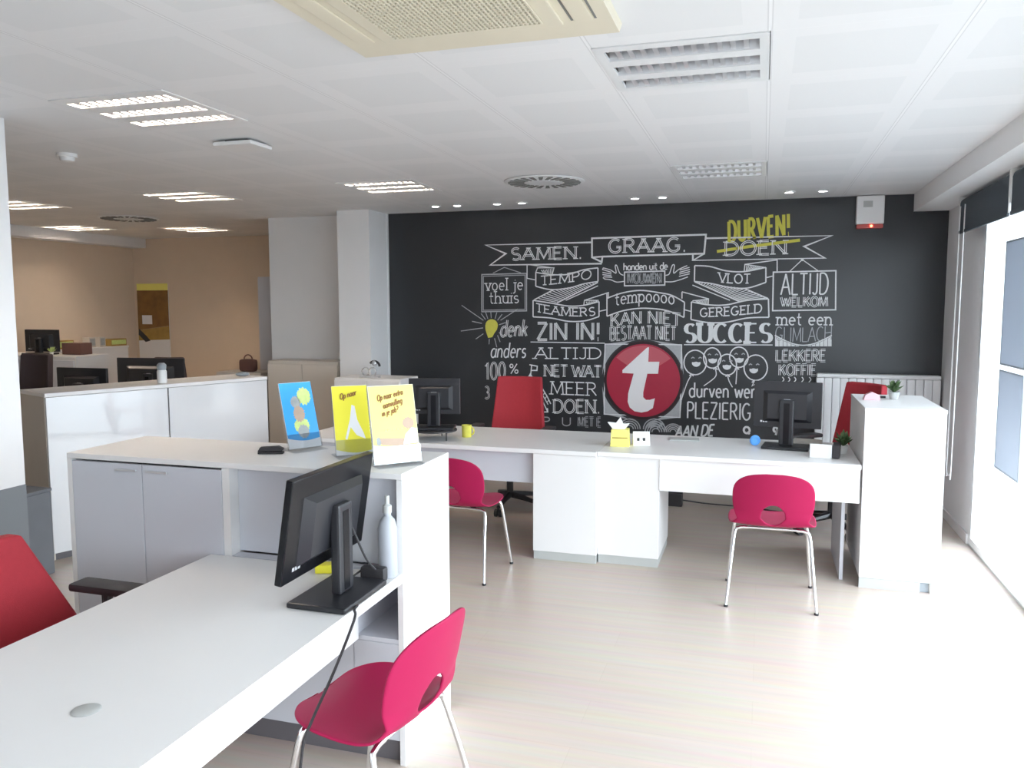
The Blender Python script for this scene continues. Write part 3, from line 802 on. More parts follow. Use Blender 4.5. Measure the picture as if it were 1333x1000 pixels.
def A_(cx, cy_, rx, ry, a0, a1, n=10): return arc(cx, cy_, rx, ry, a0, a1, n)
GL = {
 'A': (.78, [[(0, 0), (.38, 1)], [(.38, 1), (.76, 0)], [(.14, .36), (.62, .36)]]),
 'B': (.64, [[(.06, 0), (.06, 1)], [(.06, 1), (.3, 1)]+A_(.32, .76, .22, .24, 90, -90)+[(.06, .52)], [(.3, .52)]+A_(.34, .26, .27, .26, 90, -90)+[(.06, 0)]]),
 'C': (.72, [A_(.38, .5, .36, .5, 50, 310, 16)]),
 'D': (.74, [[(.06, 0), (.06, 1)], [(.06, 1), (.28, 1)]+A_(.3, .5, .4, .5, 90, -90, 14)+[(.06, 0)]]),
 'E': (.6, [[(.06, 0), (.06, 1)], [(.06, 1), (.54, 1)], [(.06, .52), (.46, .52)], [(.06, 0), (.56, 0)]]),
 'F': (.56, [[(.06, 0), (.06, 1)], [(.06, 1), (.54, 1)], [(.06, .52), (.44, .52)]]),
 'G': (.78, [A_(.38, .5, .36, .5, 50, 320, 16)+[(.68, .42)], [(.44, .42), (.74, .42)]]),
 'H': (.74, [[(.06, 0), (.06, 1)], [(.68, 0), (.68, 1)], [(.06, .52), (.68, .52)]]),
 'I': (.2, [[(.1, 0), (.1, 1)]]),
 'J': (.46, [[(.38, 1), (.38, .22)]+A_(.2, .2, .18, .2, 0, -150)]),
 'K': (.7, [[(.06, 0), (.06, 1)], [(.06, .42), (.62, 1)], [(.26, .62), (.66, 0)]]),
 'L': (.56, [[(.06, 0), (.06, 1)], [(.06, 0), (.54, 0)]]),
 'M': (.92, [[(.06, 0), (.12, 1)], [(.12, 1), (.46, .1), (.8, 1)], [(.8, 1), (.86, 0)]]),
 'N': (.78, [[(.06, 0), (.06, 1)], [(.06, 1), (.7, 0)], [(.7, 0), (.7, 1)]]),
 'O': (.82, [A_(.41, .5, .37, .5, 90, 450, 22)]),
 'P': (.62, [[(.06, 0), (.06, 1)], [(.06, 1), (.3, 1)]+A_(.32, .74, .25, .26, 90, -90)+[(.06, .48)]]),
 'Q': (.82, [A_(.41, .5, .37, .5, 90, 450, 22), [(.5, .25), (.8, -.1)]]),
 'R': (.68, [[(.06, 0), (.06, 1)], [(.06, 1), (.3, 1)]+A_(.32, .75, .24, .25, 90, -90)+[(.06, .5)], [(.3, .5), (.64, 0)]]),
 'S': (.62, [A_(.31, .75, .24, .25, 40, 270, 10)+A_(.31, .25, .26, .25, 90, -140, 10)]),
 'T': (.66, [[(.33, 0), (.33, 1)], [(.02, 1), (.64, 1)]]),
 'U': (.74, [[(.06, 1), (.06, .3)]+A_(.37, .3, .31, .3, 180, 360)+[(.68, 1)]]),
 'V': (.74, [[(0, 1), (.37, 0)], [(.37, 0), (.74, 1)]]),
 'W': (1.04, [[(0, 1), (.27, 0)], [(.27, 0), (.52, .9)], [(.52, .9), (.77, 0)], [(.77, 0), (1.04, 1)]]),
 'Z': (.66, [[(.04, 1), (.6, 1)], [(.6, 1), (.04, 0)], [(.04, 0), (.62, 0)]]),
 '.': (.2, [[(.06, .0), (.14, .0)], [(.06, .06), (.14, .06)]]),
 '!': (.26, [[(.13, .32), (.13, 1)], [(.1, .0), (.16, .0)], [(.1, .06), (.16, .06)]]),
 '?': (.55, [A_(.27, .74, .22, .26, 160, -60)+[(.27, .42), (.27, .28)], [(.24, .03), (.3, .03)]]),
 ' ': (.32, []),
 '1': (.4, [[(.06, .78), (.26, 1), (.26, 0)]]),
 '0': (.62, [A_(.31, .5, .26, .5, 90, 450, 20)]),
 '3': (.56, [A_(.26, .76, .22, .24, 140, -80)+A_(.26, .26, .26, .27, 80, -140)]),
 '9': (.56, [A_(.28, .7, .22, .28, 0, 360, 14)+[(.48, .6), (.36, 0)]]),
 '%': (.8, [[(.12, 0), (.66, 1)], A_(.17, .8, .14, .18, 0, 360, 12), A_(.61, .2, .14, .18, 0, 360, 12)]),
 'a': (.56, [A_(.27, .3, .23, .3, 60, 360, 14), [(.5, .6), (.5, .1), (.56, 0)]]),
 'b': (.56, [[(.06, 1), (.06, 0)], A_(.29, .3, .23, .3, 160, -160, 14)]),
 'c': (.5, [A_(.28, .3, .23, .3, 50, 310, 12)]),
 'd': (.58, [A_(.27, .3, .23, .3, 40, 320, 14), [(.5, 1), (.5, 0)]]),
 'e': (.54, [[(.05, .32), (.48, .32)]+A_(.27, .3, .22, .3, 5, 310, 14)]),
 'f': (.38, [A_(.28, .82, .14, .18, 60, 180)+[(.14, 0)], [(0, .58), (.32, .58)]]),
 'g': (.56, [A_(.27, .3, .23, .3, 40, 320, 14), [(.5, .6), (.5, -.1)]+A_(.28, -.1, .22, .2, 0, -150)]),
 'h': (.56, [[(.06, 1), (.06, 0)], [(.06, .36)]+A_(.27, .36, .2, .24, 180, 0)+[(.48, 0)]]),
 'i': (.2, [[(.1, .6), (.1, 0)], [(.08, .82), (.13, .82)]]),
 'j': (.26, [[(.16, .6), (.16, -.12)]+A_(.02, -.12, .14, .16, 0, -110), [(.14, .82), (.19, .82)]]),
 'k': (.52, [[(.06, 1), (.06, 0)], [(.06, .24), (.44, .6)], [(.2, .38), (.48, 0)]]),
 'l': (.2, [[(.1, 1), (.1, 0)]]),
 'm': (.86, [[(.06, .6), (.06, 0)], [(.06, .4)]+A_(.24, .4, .17, .2, 180, 0)+[(.41, 0)], [(.41, .4)]+A_(.6, .4, .18, .2, 180, 0)+[(.78, 0)]]),
 'n': (.56, [[(.06, .6), (.06, 0)], [(.06, .36)]+A_(.27, .36, .2, .24, 180, 0)+[(.48, 0)]]),
 'o': (.56, [A_(.28, .3, .23, .3, 90, 450, 16)]),
 'p': (.56, [[(.06, .6), (.06, -.36)], A_(.29, .3, .23, .3, 160, -160, 14)]),
 'r': (.4, [[(.06, .6), (.06, 0)], [(.06, .34)]+A_(.26, .34, .2, .25, 180, 50)]),
 's': (.46, [A_(.23, .45, .17, .15, 40, 270, 8)+A_(.23, .15, .18, .15, 90, -140, 8)]),
 't': (.38, [[(.16, .92), (.16, .1)]+A_(.28, .12, .12, .12, 180, 300, 6), [(0, .6), (.34, .6)]]),
 'u': (.56, [[(.06, .6), (.06, .26)]+A_(.27, .24, .21, .24, 180, 340)+[(.48, .3)], [(.48, .6), (.48, 0)]]),
 'v': (.5, [[(.02, .6), (.25, 0)], [(.25, 0), (.48, .6)]]),
 'w': (.72, [[(.02, .6), (.19, 0)], [(.19, 0), (.36, .52)], [(.36, .52), (.53, 0)], [(.53, 0), (.7, .6)]]),
 'x': (.5, [[(.02, .6), (.46, 0)], [(.46, .6), (.02, 0)]]),
 'z': (.48, [[(.04, .6), (.42, .6), (.04, 0), (.44, 0)]]),
}
def glyph_strokes(txt, slant=0.0, track=.10):
    out = []; x = 0.0
    for ch in txt:
        w, st = GL[ch]
        for s_ in st: out.append((ch, [(px+x+slant*py, py) for px, py in s_]))
        x += w+track
    return out, max(x-track, .01)
def lettering(parent, txt, p0, p1, hpx, style='mono', wpx=1.5, bend=0.0, slant=0.0, m='chalk', track=.10, label=None):
    """txt along the baseline p0 -> p1 (photo positions on the wall), capitals hpx high"""
    st, W_ = glyph_strokes(txt, slant, track)
    a, c = Vector(wp(*p0)), Vector(wp(*p1)); d = c-a; h = hpx*MPX*1.0
    up_ = Vector((0, 1))
    w = wpx*MPX
    def f(p):
        t = p[0]/W_
        return a+d*t+up_*(p[1]*h+bend*MPX*4*t*(1-t))
    b = MB()
    for ch, s_ in st:
        P = [f(p) for p in s_]
        if style in ('double', 'dserif', 'triple') and ch not in '.':
            off = (1.9 if style != 'triple' else 2.6)*MPX
            for sg in ((-1, 1) if style != 'triple' else (-1, 0, 1)):
                q = []
                for i in range(len(P)):
                    t_ = (P[min(i+1, len(P)-1)]-P[max(i-1, 0)])
                    t_ = t_.normalized() if t_.length else Vector((1, 0))
                    q.append(P[i]+Vector((-t_.y, t_.x))*off*sg*.5)
                ribbon(b, q, w*.8)
        elif style == 'fat':
            ribbon(b, P, w, wf=lambda t_: .38+.85*abs(t_.y)**1.5)
        else:
            ribbon(b, P, w)
        if style in ('serif', 'dserif', 'fat'):
            for e, o_ in ((0, 1), (-1, -2)):
                if s_[e][1] in (0, 1) and abs(s_[e][0]-s_[o_][0]) < .6*abs(s_[e][1]-s_[o_][1]) or (s_[e][1] in (0, .6) and ch.islower() and abs(s_[e][0]-s_[o_][0]) < .5*abs(s_[e][1]-s_[o_][1])):
                    tk = .15 if style != 'fat' else .2
                    ribbon(b, [f((s_[e][0]-tk, s_[e][1])), f((s_[e][0]+tk, s_[e][1]))], w*.9)
    o = b.build('lettering', M[m], parent)
    if label: o['label'] = label
    return o

mu = thing('chalk_mural', 'white chalk lettering mural with banners and doodles across the black wall', 'mural', (0, 0, 0))
def q1(x, y): return (600+x/5.127, 260+y/5.127)
def q2(x, y): return (840+x/5.127, 260+y/5.127)
def q3(x, y): return (600+x/5.127, 430+y/5.127)
def q4(x, y): return (840+x/5.127, 430+y/5.127)
def line(b, pts, wpx=1.5, closed=False, smooth=False):
    P = [wp(*p) for p in pts]
    if smooth: P = bez(P, 8)
    ribbon(b, P, wpx*MPX, closed)
def hatch(b, e0, e1, n, wpx=1.0):
    """short strokes between two polylines"""
    def at(P, t):
        d = [math.hypot(P[i+1][0]-P[i][0], P[i+1][1]-P[i][1]) for i in range(len(P)-1)]
        s_ = t*sum(d); i = 0
        while i < len(d)-1 and s_ > d[i]: s_ -= d[i]; i += 1
        k = s_/max(d[i], 1e-9)
        return (P[i][0]+(P[i+1][0]-P[i][0])*k, P[i][1]+(P[i+1][1]-P[i][1])*k)
    for i in range(n):
        t = (i+.5)/n
        line(b, [at(e0, t), at(e1, t)], wpx)

# top banner
b = MB()
line(b, [q1(873, 285), q1(165, 303), q1(300, 360), q1(195, 437), q1(940, 427)], 2.2)
line(b, [q1(875, 258), q2(405, 233), q2(393, 360), q1(945, 380), q1(940, 416), q1(875, 385)], 2.2, True)
line(b, [q1(875, 385), q1(945, 380)], 2.0)
line(b, [q2(405, 258), q2(1245, 240), q2(1060, 312), q2(1200, 390), q2(320, 405), q2(393, 360)], 2.2)
line(b, [q2(318, 405), q2(318, 365)], 2.2)
b.build('banner', M['chalk'], mu)
lettering(mu, 'SAMEN.', q1(335, 402), q1(808, 392), 15, 'dserif', 1.3)
lettering(mu, 'GRAAG.', q1(988, 354), q2(272, 344), 16.5, 'dserif', 1.4)
lettering(mu, 'DOEN', q2(528, 371), q2(945, 361), 16, 'dserif', 1.3)
lettering(mu, 'DURVEN!', q2(556, 282), q2(965, 232), 24.5, 'mono', 3.7, slant=-.08, m='chalk_yellow', track=.22, label='yellow chalk DURVEN! written over the banner')
b = MB(); line(b, [q2(478, 346), q2(700, 312), q2(1032, 270)], 3.6); o = b.build('strike_through', M['chalk_yellow'], mu); o['label'] = 'yellow stroke crossing out DOEN'

# left column
b = MB()
line(b, [q1(140, 500), q1(438, 492), q1(438, 742), q1(140, 748)], 1.5, True); line(b, [q1(150, 512), q1(428, 503), q1(428, 732), q1(150, 738)], 1.0, True)
line(b, [q1(215, 490), q1(290, 452), q1(400, 488)], 1.0)
b.build('sign_outline', M['chalk_grey'], mu)
lettering(mu, 'voel je', q1(165, 606), q1(415, 600), 15.5, 'serif', 1.4, m='chalk')
lettering(mu, 'thuis', q1(190, 692), q1(388, 688), 15.5, 'serif', 1.4, m='chalk')
lettering(mu, 'denk', q1(262, 914), q1(440, 910), 22, 'double', 1.2, slant=.2)
lettering(mu, 'anders', q3(197, 182), q3(432, 182), 20, 'mono', 1.8, slant=.2)
lettering(mu, '100', q3(160, 330), q3(298, 326), 23, 'double', 1.2)
lettering(mu, '%', q3(325, 290), q3(385, 288), 13, 'mono', 1.5)
lettering(mu, '3', q3(160, 455), q3(190, 455), 16, 'double', 1.1)
# light bulb
b = MB(); fill(b, [wp(*p) for p in [(640-8.2*math.cos(a*PI/9)*1.0, 424-8.5*math.sin(a*PI/9)) for a in range(0, 10)][::1]]+[wp(*p) for p in [(647, 429), (643.5, 434), (641, 439), (635.5, 440), (633.5, 434), (632, 429)]])
o = b.build('light_bulb', M['chalk_yellow'], mu); o['label'] = 'yellow chalk light bulb'
b = MB()
for (x0, y0, x1, y1) in ((5, 705, 150, 805), (0, 877, 148, 856), (75, 812, 140, 826), (100, 930, 150, 895), (135, 760, 165, 800), (165, 750, 180, 795), (200, 748, 203, 790), (240, 752, 228, 795), (275, 765, 245, 805), (380, 730, 265, 805), (300, 820, 255, 835), (255, 885, 280, 910), (245, 905, 262, 950), (225, 925, 240, 985), (190, 930, 188, 965)):
    line(b, [q1(x0, y0), q1(x1, y1)], 1.1)
b.build('light_rays', M['chalk_grey'], mu)

# left ribbons
b = MB()
line(b, [q1(500, 485), q1(600, 500), q1(720, 498), q1(820, 468), q1(915, 455)], 1.6, smooth=True)
line(b, [q1(915, 455), q1(915, 546)], 1.6); line(b, [q1(500, 485), q1(500, 578)], 1.6)
line(b, [q1(500, 578), q1(600, 600), q1(720, 590), q1(820, 562), q1(915, 546)], 1.6, smooth=True)
line(b, [q1(500, 485), q1(512, 455), q1(622, 455), q1(610, 498)], 1.2); line(b, [q1(442, 432), q1(442, 525), q1(495, 535)], 1.2)
line(b, [q1(442, 432), q1(610, 455)], 1.2)
line(b, [q1(915, 552), q1(640, 690)], 1.5); line(b, [q1(620, 600), q1(490, 668)], 1.5); line(b, [q1(915, 575), q1(700, 672)], 1.2)
hatch(b, [q1(510, 665), q1(620, 602), q1(910, 552)], [q1(630, 688), q1(700, 655), q1(912, 556)], 20)
line(b, [q1(482, 672), q1(600, 690), q1(720, 710), q1(820, 705), q1(922, 680)], 1.6, smooth=True)
line(b, [q1(482, 672), q1(482, 782)], 1.6); line(b, [q1(922, 680), q1(922, 780)], 1.6)
line(b, [q1(482, 782), q1(600, 790), q1(720, 812), q1(830, 808), q1(922, 780)], 1.6, smooth=True)
line(b, [q1(820, 705), q1(825, 672), q1(985, 620), q1(985, 660)], 1.3); line(b, [q1(825, 672), q1(920, 672)], 1.2); line(b, [q1(925, 745), q1(970, 735)], 1.3)
hatch(b, [q1(530, 470), q1(615, 460)], [q1(550, 492), q1(610, 495)], 7); hatch(b, [q1(830, 680), q1(915, 675)], [q1(840, 700), q1(900, 685)], 7)
b.build('ribbon_outline', M['chalk'], mu)
lettering(mu, 'TEMPO', q1(532, 570), q1(872, 525), 11.5, 'serif', 1.5, bend=-1)
lettering(mu, 'TEAMERS', q1(500, 745), q1(898, 772), 10.5, 'serif', 1.5, bend=-3)
lettering(mu, 'ZIN IN!', q1(508, 935), q1(930, 935), 22, 'triple', 1.2)
b = MB(); line(b, [q1(465, 950), q1(960, 958)], 1.2); b.build('underline', M['chalk'], mu)
lettering(mu, 'ALTIJD', q3(492, 188), q3(938, 190), 14, 'serif', 1.5)
lettering(mu, 'NET WAT', q3(556, 305), q3(938, 313), 14.5, 'dserif', 1.0, track=.04)
lettering(mu, 'MEER', q3(597, 425), q3(908, 436), 16.5, 'serif', 1.5)
lettering(mu, 'DOEN.', q3(617, 549), q3(928, 553), 17, 'dserif', 1.2)
lettering(mu, 'P  U', q3(545, 634), q3(735, 638), 11, 'mono', 1.4, m='chalk_grey')
lettering(mu, 'MET E', q3(782, 640), q3(935, 644), 12, 'double', 1.0, m='chalk_grey')
b = MB()
line(b, [q3(458, 230), q3(510, 240), q3(508, 268), q3(470, 268)], 1.5); line(b, [q3(472, 235), q3(466, 300)], 1.5)
line(b, [q3(500, 318), q3(575, 440), q3(600, 492)], 1.5); line(b, [q3(500, 350), q3(582, 496)], 1.2); line(b, [q3(498, 375), q3(580, 545)], 1.5); line(b, [q3(470, 548), q3(580, 545), q3(578, 520)], 1.5)
hatch(b, [q3(512, 330), q3(592, 480)], [q3(506, 345), q3(582, 492)], 6)
fill(b, [wp(*q3(445, 315)), wp(*q3(482, 315)), wp(*q3(463, 285))])
b.build('pennant_doodle', M['chalk'], mu)

# middle column
lettering(mu, 'handen uit de', q1(1085, 471), q2(150, 465), 9.0, 'mono', 1.4, track=.03)
b = MB(); line(b, [q1(1092, 484), q2(130, 476), q2(130, 570), q1(1092, 575)], 1.6, True); b.build('sign_outline', M['chalk'], mu)
lettering(mu, 'MOUWEN', q1(1112, 556), q2(106, 555), 12, 'double', 1.0, m='chalk_grey', track=.04)
def hand(pts_list, name='hand_doodle'):
    b = MB()
    for p in pts_list: line(b, p, 1.2, smooth=True)
    b.build(name, M['chalk'], mu)
hand([[q1(1090, 545), q1(1040, 550), q1(1000, 535), q1(960, 530)], [q1(1085, 505), q1(1060, 490), q1(1040, 440), q1(1030, 445), q1(1035, 490), q1(1000, 470), q1(950, 455)],
      [q1(950, 468), q1(1005, 485)], [q1(945, 485), q1(1005, 497)], [q1(945, 500), q1(1005, 508)], [q1(952, 515), q1(1010, 518)], [q1(960, 530), q1(948, 520)], [q1(950, 455), q1(945, 470)]])
hand([[q2(132, 548), q2(180, 548), q2(230, 535), q2(285, 515)], [q2(135, 505), q2(160, 495), q2(180, 440), q2(195, 440), q2(190, 490), q2(225, 465), q2(280, 440)],
      [q2(230, 470), q2(295, 452)], [q2(228, 485), q2(298, 466)], [q2(228, 497), q2(298, 480)], [q2(225, 512), q2(296, 495)]])
b = MB()
line(b, [q1(975, 658), q1(1080, 622), q1(1200, 606), q1(1330, 622), q2(180, 640), q2(262, 685)], 1.6, smooth=True)
line(b, [q1(975, 778), q1(1080, 742), q1(1200, 725), q1(1330, 732), q2(180, 752), q2(258, 786)], 1.6, smooth=True)
line(b, [q1(975, 620), q1(975, 778)], 1.6); line(b, [q2(262, 685), q2(258, 786)], 1.6)
b.build('ribbon_outline', M['chalk'], mu)
lettering(mu, 'tempoooo', q1(1030, 706), q2(195, 700), 16, 'serif', 1.5, bend=4)
lettering(mu, 'KAN NIET', q1(1000, 848), q2(236, 846), 15.5, 'double', 1.2, bend=4)
lettering(mu, 'BESTAAT NIET', q1(996, 938), q2(205, 938), 17, 'double', 1.0, m='chalk', bend=1, track=.09)
# square corners around the round sign
b = MB()
TLc, TRc, BRc, BLc = q3(962, 92), q4(243, 97), q4(232, 582), q3(956, 560)
cx, cy0, rr = 837.0, 495.5, 53.5
for c0, a0 in ((TLc, 1), (TRc, 0), (BRc, 3), (BLc, 2)):
    a_s = [a0*90+8+74*i/10 for i in range(11)]
    arcp = [(cx+rr*math.cos(math.radians(a)), cy0-rr*math.sin(math.radians(a))) for a in a_s]
    fill(b, [wp(*c0)]+[wp(*p) for p in arcp])
b.build('corner_fill', M['chalk_grey'], mu)
b = MB()
line(b, [q3(962, 92), q4(243, 97), q4(232, 582), q3(956, 560)], 1.2, True)
b.build('sign_outline', M['chalk'], mu)
b = MB()
for (cx_, cy_, r0) in ((q3(1125, 690)[0], q3(0, 660)[1], 1), (q3(1290, 0)[0], q3(0, 660)[1], 1), (q4(70, 0)[0], q4(0, 680)[1], 1), (q4(185, 0)[0], q4(0, 680)[1], .8)):
    for k in (5, 8, 11, 14):
        line(b, [(cx_+k*r0*math.cos(t*PI/12), cy_-k*r0*.95*math.sin(t*PI/12)) for t in range(13)], 1.4)
b.build('spiral_doodle', M['chalk_grey'], mu)

# right ribbons
b = MB()
line(b, [q2(330, 440), q2(430, 446), q2(540, 475), q2(660, 480), q2(805, 452)], 1.6, smooth=True)
line(b, [q2(330, 440), q2(328, 546)], 1.6); line(b, [q2(805, 452), q2(805, 552)], 1.6)
line(b, [q2(328, 546), q2(440, 560), q2(560, 585), q2(680, 590), q2(805, 552)], 1.6, smooth=True)
line(b, [q2(660, 478), q2(665, 432), q2(880, 402), q2(880, 478)], 1.3); line(b, [q2(665, 432), q2(795, 452)], 1.2); line(b, [q2(810, 520), q2(850, 510)], 1.3)
hatch(b, [q2(672, 438), q2(780, 455)], [q2(670, 475), q2(740, 468)], 9)
line(b, [q2(330, 548), q2(632, 682)], 1.5); line(b, [q2(660, 592), q2(820, 660)], 1.5); line(b, [q2(315, 570), q2(565, 672)], 1.2)
hatch(b, [q2(350, 552), q2(660, 592), q2(810, 660)], [q2(356, 556), q2(560, 650), q2(640, 680)], 22)
line(b, [q2(308, 682), q2(420, 702), q2(540, 702), q2(680, 672), q2(822, 662)], 1.6, smooth=True)
line(b, [q2(308, 682), q2(305, 800)], 1.6); line(b, [q2(822, 662), q2(825, 785)], 1.6)
line(b, [q2(305, 800), q2(420, 820), q2(540, 818), q2(680, 790), q2(825, 785)], 1.6, smooth=True)
line(b, [q2(245, 615), q2(245, 660)], 1.3); line(b, [q2(245, 615), q2(422, 662), q2(420, 702)], 1.3); line(b, [q2(315, 675), q2(420, 665)], 1.2); line(b, [q2(262, 735), q2(302, 745)], 1.3)
hatch(b, [q2(330, 676), q2(415, 668)], [q2(350, 688), q2(415, 700)], 8)
b.build('ribbon_outline', M['chalk'], mu)
lettering(mu, 'VLOT', q2(490, 548), q2(702, 556), 11, 'serif', 1.5, bend=-1)
lettering(mu, 'GEREGELD', q2(366, 782), q2(778, 752), 10.5, 'serif', 1.5, bend=-1)
b = MB()
line(b, [q2(855, 484), q2(1272, 474), q2(1270, 735), q2(850, 741)], 1.6, True); line(b, [q2(965, 478), q2(1048, 400), q2(1155, 476)], 1.1)
fill(b, [wp(1044.4+2*math.cos(k*PI/4), 338+2*math.sin(k*PI/4)) for k in range(8)])
b.build('sign_outline', M['chalk'], mu)
lettering(mu, 'ALTIJD', q2(905, 635), q2(1220, 630), 25, 'mono', 1.8)
lettering(mu, 'WELKOM', q2(905, 712), q2(1216, 711), 11, 'double', 1.0)
lettering(mu, 'SUCCES', q2(262, 953), q2(842, 953), 23, 'fat', 4.6, track=.14)
b = MB(); line(b, [q2(258, 968), q2(850, 970)], 1.2); b.build('underline', M['chalk'], mu)
lettering(mu, 'met een', q2(876, 836), q2(1246, 836), 15, 'serif', 1.6)
lettering(mu, 'GLIMLACH', q2(868, 940), q2(1244, 934), 17, 'mono', 1.0, m='chalk_grey', bend=-2, track=.06)
b = MB()
sm = [(q2(865, 0)[0]+(q2(1245, 0)[0]-q2(865, 0)[0])*i/14, q2(0, 905)[1]+(q2(0, 972)[1]-q2(0, 905)[1])*math.sin(PI*i/14)) for i in range(15)]
yb0 = q2(0, 976)[1]
for i in range(14):
    (xa, ya), (xb, yb2) = sm[i], sm[i+1]
    if i in (6, 7): continue
    fill(b, [wp(xa+.3, ya+1.2), wp(xb-.3, yb2+1.2), wp(xb-.3, yb0+.6), wp(xa+.3, yb0+.6)])
b.build('smile_teeth', M['chalk'], mu)
b = MB(); line(b, sm, 1.4); b.build('smile_line', M['chalk'], mu)
lettering(mu, 'LEKKERE', q4(872, 206), q4(1204, 206), 13.5, 'double', 1.0)
lettering(mu, 'KOFFIE', q4(892, 300), q4(1140, 300), 13, 'double', 1.0)
b = MB()
for x in (915, 955, 995, 1045, 1095):
    line(b, [q4(x, 312), q4(x+10, 330), q4(x-4, 350), q4(x+4, 372)], 1.2, smooth=True)
b.build('coffee_steam', M['chalk'], mu)
# balloons with laughing faces
for (x, y, rx, ry, sx, sy_, st) in ((333, 215, 75, 82, 340, 222, [(308, 300), (280, 350), (240, 465)]), (447, 185, 58, 68, 450, 200, [(468, 258), (468, 310), (390, 372)]),
                                    (625, 180, 62, 68, 628, 196, [(612, 256), (605, 360)]), (547, 230, 62, 70, 545, 242, [(550, 305), (560, 340), (582, 380)]), (737, 250, 78, 85, 724, 266, [(725, 345), (712, 372), (748, 350), (750, 385)])):
    b = MB()
    line(b, [q4(x+rx*math.cos(k*PI/14), y+ry*math.sin(k*PI/14)) for k in range(28)], 1.5, True)
    line(b, [q4(*p) for p in st], 1.2, smooth=len(st) == 3)
    line(b, [q4(st[0][0]-14, st[0][1]+4), q4(st[0][0], st[0][1]-8), q4(st[0][0]+14, st[0][1]+6)], 1.4)
    o = b.build('balloon', M['chalk'], mu)
    f = MB()
    fill(f, [wp(*q4(sx-28+56*i/10, sy_-10+2*math.sin(i))) for i in range(0, 11)]+[wp(*q4(sx+30*math.cos(t*PI/10), sy_-6+28*math.sin(t*PI/10))) for t in range(1, 10)])
    f.build('balloon_mouth', M['chalk'], o)
    f = MB()
    for dx in (-22, 26): line(f, [q4(sx+dx-11, sy_-34), q4(sx+dx, sy_-42), q4(sx+dx+11, sy_-35)], 1.2)
    f.build('balloon_eyes', M['chalk_grey'], o)
lettering(mu, 'durven wer', q4(292, 446), q4(736, 452), 18.5, 'mono', 1.9)
lettering(mu, 'PLEZIERIG', q4(278, 586), q4(706, 600), 20.5, 'mono', 1.9)
lettering(mu, 'AAN DE', q4(200, 712), q4(452, 704), 14, 'mono', 2.2, slant=.22, track=.08)
lettering(mu, 'Q', q4(655, 686), q4(698, 690), 8, 'mono', 2.6)
lettering(mu, '9', q4(852, 700), q4(882, 700), 10, 'mono', 2.6)

# round red sign with the white letter t
sg = thing('round_sign', 'round red sign with a big white letter t in the middle of the mural', 'sign', (wp(837, 495.5)[0], YW, wp(837, 495.5)[1]))
ox, oz = wp(837, 495.5)
rm = 47.0*MPX
def disc(r, y0, y1):
    b = MB(); b.prism([(r*math.cos(k*2*PI/64), r*math.sin(k*2*PI/64)) for k in range(64)], lambda x, z: (x, y0, z), lambda x, z: (x, y1, z)); return b
disc(rm+3.5*MPX, -.0030, -.0041).build('sign_rim', M['logo_dark'], sg)
disc(rm, -.0042, -.007).build('sign_disc', M['logo_red'], sg)
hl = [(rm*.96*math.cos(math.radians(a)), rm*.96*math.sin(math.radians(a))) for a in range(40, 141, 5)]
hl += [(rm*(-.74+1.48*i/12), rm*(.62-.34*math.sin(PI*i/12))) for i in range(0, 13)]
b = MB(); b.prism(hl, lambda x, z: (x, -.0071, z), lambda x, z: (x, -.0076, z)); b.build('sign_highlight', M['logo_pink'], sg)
tp = [(842.5, 452.5), (845, 452), (844, 471), (858.5, 471), (856.8, 486.5), (842.8, 486.5), (837.5, 511), (837.5, 517), (841, 520.5), (846, 520.5), (852.7, 518.5), (850, 531.2), (843, 535.5), (835, 537), (826, 535.3), (820, 530.5), (817.3, 523), (818, 512), (825, 486.3), (810.5, 485.5), (810.5, 481.8)]
tw = [(wp(*p)[0]-ox, wp(*p)[1]-oz) for p in tp]
b = MB(); b.prism(tw, lambda x, z: (x, -.0077, z), lambda x, z: (x, -.010, z)); b.build('letter_t', M['logo_white'], sg)

